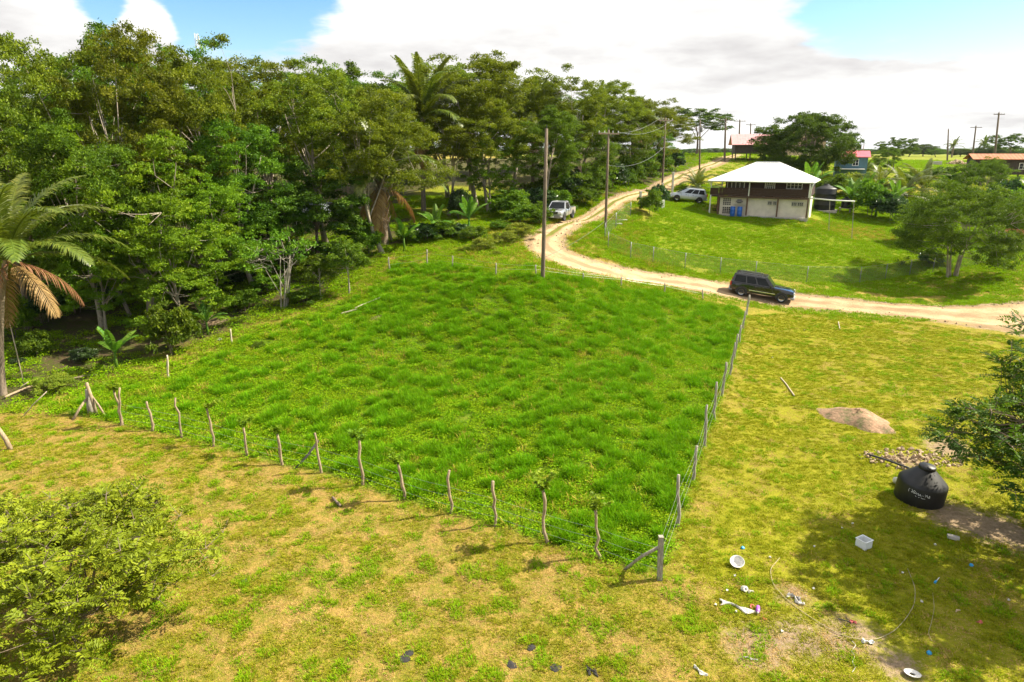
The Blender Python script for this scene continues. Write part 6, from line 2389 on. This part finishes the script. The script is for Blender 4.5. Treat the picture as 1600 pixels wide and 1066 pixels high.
# bowl, tub, bucket
q = on_ground(1151, 884)
bo = thing('bowl', 'white enamel bowl lying tilted on the grass', 'bowl', (q[0], q[1], q[2] + .07), 0)
bo.rotation_euler = (R(24), R(-8), 0)
part('body', Geo().lathe([(0, -.02), (.10, -.02), (.16, .05), (.20, .12), (.215, .125), (.205, .13), (.15, .06), (.09, .0), (0, -.005)], 28), 'plastic_white', bo, True)
q = on_ground(1349, 854)
tb_ = thing('tub', 'translucent square plastic tub standing in the tree shade', 'tub', (q[0], q[1], q[2]), .5)
tg2 = Geo()
for sgx, sgy, sx, sy in ((1, 0, .02, .34), (-1, 0, .02, .34), (0, 1, .34, .02), (0, -1, .34, .02)):
    tg2.box((sgx * .165, sgy * .165, .13), (sx, sy, .27))
part('walls', tg2, 'plastic_clear', tb_)
part('floor', Geo().box((0, 0, .02), (.31, .31, .02)), 'plastic_clear', tb_)
part('rim', Geo().box((.175, 0, .265), (.03, .38, .02)).box((-.175, 0, .265), (.03, .38, .02)).box((0, .175, .266), (.32, .03, .02)).box((0, -.175, .266), (.32, .03, .02)), 'plastic_clear', tb_)
q = on_ground(1403, 757)
bu = thing('bucket', 'white bucket lying on its side against the black tank', 'bucket', (q[0], q[1], q[2] + .15), .3)
bu.rotation_euler = (R(75), 0, R(30))
part('body', Geo().lathe([(0, -.16), (.12, -.16), (.155, .16), (.165, .17), (.15, .165), (.115, -.14), (0, -.14)], 22), 'plastic_white', bu, True)
part('handle', Geo().tube([(.16, 0, .15), (.12, 0, .26), (0, 0, .32), (-.12, 0, .26), (-.16, 0, .15)], .006, 5), 'wire_metal', bu)


def rag(name, label, cat, px_, py_, lx, ly, h, mat, rotz, seed, group=None, ridge=None):
    """crumpled cloth: a folded sheet with real thickness"""
    rng = np.random.default_rng(seed)
    q = on_ground(px_, py_)
    lx, ly, h = lx * .78, ly * .78, h * .8
    n, m_ = 16, 8
    ph = rng.random(5) * 6
    vs = []
    for i in range(n + 1):
        for j in range(m_ + 1):
            u, v = i / n - .5, j / m_ - .5
            w_ = (.55 + .45 * math.sin(u * 9 + ph[0])) * (1 + .25 * math.sin(u * 17 + ph[1]))
            x_ = u * lx + .05 * lx * math.sin(v * 5 + ph[2])
            y_ = v * ly * w_ + .12 * ly * math.sin(u * 6 + ph[3]) * 2
            z_ = .02 + h * (.5 + .5 * math.sin(v * 11 + u * 6 + ph[4])) * (1 - abs(2 * v) ** 2) * (.6 + .4 * rng.random())
            vs.append((x_, y_, z_))
    fs = [(i * (m_ + 1) + j, (i + 1) * (m_ + 1) + j, (i + 1) * (m_ + 1) + j + 1, i * (m_ + 1) + j + 1) for i in range(n) for j in range(m_)]
    o = part(name, Geo().add(vs, fs), mat, None, True, loc=q, rot=(0, 0, rotz))
    md = o.modifiers.new('thickness', 'SOLIDIFY')
    md.thickness = .015
    return tag(o, label, cat, group)


rag('rag', 'long twisted white and grey rag on the grass beside the purple bottle', 'rag', 1154, 950, 1.25, .30, .09, 'cloth_white', -.45, 501)
rag('rag', 'white bundled cloth with dark band beside the hose', 'rag', 1244, 938, .62, .34, .13, 'cloth_white', -.85, 502)
rag('belt', 'dark band lying over the bundled cloth', 'strap', 1247, 939, .14, .34, .16, 'cloth_grey', -.85, 503)
rag('rag', 'torn white cloth with two tails on bare ground at the yard front', 'rag', 1094, 1050, .50, .17, .08, 'plastic_white', -.9, 504)
rag('rag', 'knotted white cloth lying on the hose', 'rag', 1356, 1004, .34, .24, .09, 'plastic_white', -.6, 505)
rag('rag', 'pale crumpled cloth next to the paper roll', 'rag', 1172, 926, .22, .20, .09, 'cloth_white', .4, 506)
rag('wrapper', 'thin white wrapper strip on dry ground', 'wrapper', 1172, 1030, .42, .10, .04, 'cloth_white', -.25, 507)
rag('wrapper', 'pink crumpled wrapper beside the twisted rag', 'wrapper', 1174, 948, .18, .14, .06, 'plastic_red', .5, 508)
rag('wrapper', 'orange wrapper near the purple bottle', 'wrapper', 1194, 968, .16, .08, .04, 'plastic_orange', -.6, 509)
rag('wrapper', 'red plastic scrap at the end of the dark stick', 'wrapper', 1332, 973, .20, .17, .08, 'plastic_red', .3, 510)
rag('wrapper', 'red plastic scrap in the dappled tree shade', 'wrapper', 1532, 974, .18, .15, .07, 'plastic_red', .3, 511)
rag('wrapper', 'brown paper scrap in the dappled tree shade', 'wrapper', 1496, 955, .20, .10, .04, 'wall_cream', .3, 512)
rag('wrapper', 'white scrap caught in the green growth near the back stakes', 'wrapper', 343, 532, .35, .25, .20, 'plastic_white', .3, 513)
rag('wrapper', 'black plastic scrap on the dry lawn by the yard', 'wrapper', 924, 1050, .26, .40, .06, 'char', .3, 514)
for k, (a_, b_) in enumerate([(1160, 857), (1517, 884), (1451, 1021)]):
    q = on_ground(a_, b_)
    o = part('plastic_cup', Geo().lathe([(0, .06), (.045, .06), (.055, .05), (.06, .0), (.05, -.01), (.04, .03), (0, .035)], 14), 'plastic_blue', None, True, loc=q, rot=(.4, .3, 0))
    tag(o, ['blue plastic cup on sunlit grass above the bowl', 'blue plastic cup in the dappled tree shade', 'blue plastic cup at the shade edge near the white dish'][k], 'cup')
    o.scale = (1.0,) * 3
q = on_ground(1184, 955)
pb = thing('bottle', 'small purple plastic bottle lying near the rags', 'bottle', (q[0], q[1], q[2] + .05), 0)
pb.rotation_euler = (R(90), 0, R(-20))
part('body', Geo().lathe([(0, -.13), (.05, -.13), (.055, -.11), (.055, .07), (.03, .11), (.022, .12), (0, .12)], 16), 'plastic_purple', pb, True)
part('cap', Geo().lathe([(.026, .121), (.026, .155), (0, .157)], 12), 'plastic_white', pb)
q = on_ground(1163, 923)
pr_ = thing('paper_roll', 'white roll with dark hollow core on the grass', 'roll', (q[0], q[1], q[2] + .06), .4)
pr_.rotation_euler = (R(60), 0, .4)
part('roll', Geo().lathe([(.03, -.06), (.085, -.06), (.085, .06), (.03, .06), (.03, -.06)], 20), 'plastic_white', pr_)
part('core', Geo().lathe([(.029, -.055), (.029, .055)], 16), 'char', pr_)
q = on_ground(1425, 1056)
sd = thing('dish', 'white oval dish with open centre at the front of the yard', 'dish', (q[0], q[1], q[2] + .02), -.5)
sd.scale = (1.3, .95, 1)
part('body', Geo().lathe([(.05, .0), (.10, .0), (.13, .06), (.145, .065), (.135, .05), (.10, .03), (.05, .03)], 24), 'plastic_white', sd, True)
q = on_ground(1489, 842)
tag(bbox('block', (0, 0, 0), (.34, .16, .12), 'concrete', None, .01, 1, tuple(q + [0, 0, .05]), (0, .05, -.5)), 'grey concrete block on the shaded bare soil', 'block')
q = on_ground(1463, 909)
tb2 = thing('brush', 'blue handled brush lying in the tree shade', 'brush', (q[0], q[1], q[2] + .03), .7)
part('head', Geo().box((-.08, 0, 0), (.13, .05, .04)), 'plastic_blue', tb2)
part('handle', Geo().tube([(-.02, 0, 0), (.22, 0, .01)], .012, 6), 'plastic_white', tb2)
for k, (a_, b_) in enumerate([(1222, 988), (1272, 855), (1203, 872), (1316, 826), (1332, 819), (1271, 921), (1440, 941), (1410, 896), (1461, 852), (1257, 516), (1207, 559), (1148, 901), (1118, 946), (1136, 924), (1150, 957), (1576, 939)]):
    q = on_ground(a_, b_)
    rr2 = np.random.default_rng(600 + k)
    g = Geo().add(A([(-.05, -.03, .01), (.04, -.04, .03), (.05, .03, .02), (-.03, .04, .05), (-.05, -.03, -.02), (.04, -.04, -.02), (.05, .03, -.02), (-.03, .04, -.02)]) * .55 * (1 + .5 * rr2.random((8, 3))), [(0, 1, 2, 3), (4, 7, 6, 5), (0, 4, 5, 1), (1, 5, 6, 2), (2, 6, 7, 3), (3, 7, 4, 0)])
    tag(part('paper_scrap', g, 'plastic_white', None, loc=q + [0, 0, .03], rot=(0, 0, k)), 'tiny white paper scrap trodden into the yard grass', 'scrap', 'paper scraps on the yard')
for k, (a_, b_) in enumerate([(633, 1030), (638, 1022), (800, 1040), (868, 1045), (830, 1012), (380, 910)]):
    q = on_ground(a_, b_)
    o = link('dung_pat', STN[k % 5].copy(), None, q + [0, 0, .0], (0, 0, k), (.34, .28, .13))
    o.data.materials[0] = MATS['char']
    tag(o, 'dark dung pat on the dry front lawn', 'dung', 'dung pats on the dry lawn')

# propped stump near the end of the living fence
q = on_ground(140, 648)
ps_ = thing('propped_stump', 'grey stump with three poles leaned against it at the fence end', 'stump', q)


def rel(px_, py_):
    t_ = top_point(q, px_, py_)
    return t_ - q


part('stump', Geo().tube([A([0, .1, -.2]), rel(138, 636) * A([1, 0, 1]) + [0, .1, 0], rel(135, 610) + [0, .1, 0]], [.15, .13, .12], 9), 'wood_grey', ps_, True)
for (a_, b_), (c_, d_), r_ in [((112, 657), (136, 622), .06), ((152, 649), (135, 598), .08), ((167, 652), (143, 618), .045)]:
    f_ = on_ground(a_, b_) - q
    part('pole', Geo().tube([f_ + [0, 0, -.1], (f_ + rel(c_, d_)) / 2 + [0, 0, .02], rel(c_, d_)], [r_ * 1.05, r_, r_ * .9], 7), 'bark_post', ps_, True)
q = on_ground(18, 702)
s2 = thing('broken_stump', 'broken leaning stump with withered shoots on the front lawn edge', 'stump', q)
part('stump', Geo().tube([A([0, 0, -.2]), A([-.15, 0, .45]), A([-.42, .05, 1.0])], [.10, .09, .07], 8), 'bark_post', s2, True)
part('broken_limb', Geo().tube([A([-.42, .05, .95]), A([-.75, .05, 1.02])], [.08, .10], 8), 'wood_grey', s2)
# sticks leaning in the green slope at left
for k, (a_, b_, c_, d_) in enumerate([(34, 650, 73, 612), (37, 600, 15, 505), (24, 612, 44, 597)]):
    q0 = on_ground(a_, b_)
    t_ = top_point(q0, c_, d_)
    tag(part('leaning_stick', Geo().tube([A([0, 0, -.1]), (t_ - q0) * .5 + [.02, 0, .03], t_ - q0], [.03, .028, .02], 6), 'stick_pale', None, True, loc=q0), ['bent pale stick slanting over the green slope', 'thin pole leaning beside the coconut palm trunk', 'short stick slanting at the palm foot'][k], 'stick')
# two bare trunks standing in the shade of the wood edge
for k, (a_, b_, c_, d_, r_, lab) in enumerate([(205, 494, 180, 450, .12, 'slanting pale trunk in front of the wood litter'), (246, 492, 232, 455, .16, 'thick pale trunk base under the lime tree'), (563, 386, 545, 305, .13, 'slim pale leaning trunk beside the stout palm'),
                                               (612, 376, 590, 295, .11, 'slim trunk leaning against the stout palm'), (1260, 268, 1256, 240, .1, 'thin pole trunk under the domed tree')][:4]):
    q0 = on_ground(a_, b_)
    t_ = top_point(q0, c_, d_)
    ld = thing('bare_trunk', lab, 'trunk', q0)
    part('trunk', Geo().tube([A([0, 0, -.2]), (t_ - q0) * .5 + [.05, 0, 0], t_ - q0], [r_ * 1.2, r_, r_ * .8], 8), 'bark_pale', ld, True)
    part('side_branch', Geo().tube([(t_ - q0) * .7, (t_ - q0) * .9 + [.5, .1, .5]], [r_ * .4, r_ * .15], 6), 'bark_pale', ld, True)

# ------------------------------------------------------------------ the damp air between here and the hills
hg = Geo().box((0, 2900, 20), (14400, 6800, 62))
haze_me = hg.mesh('haze', 'ceramic')
haze_me.materials.clear()
m = bpy.data.materials.new('haze_air')
m.use_nodes = True
nt = m.node_tree
nt.nodes.clear()
out = nt.nodes.new('ShaderNodeOutputMaterial')
pv = nt.nodes.new('ShaderNodeVolumePrincipled')
pv.inputs['Color'].default_value = (.80, .90, 1.0, 1)
pv.inputs['Density'].default_value = .00005
pv.inputs['Anisotropy'].default_value = .2
nt.links.new(pv.outputs[0], out.inputs['Volume'])
haze_me.materials.append(m)
stuff(link('haze', haze_me), 'thin pale haze in the air towards the far hills', 'haze')
scene.cycles.volume_bounces = 0
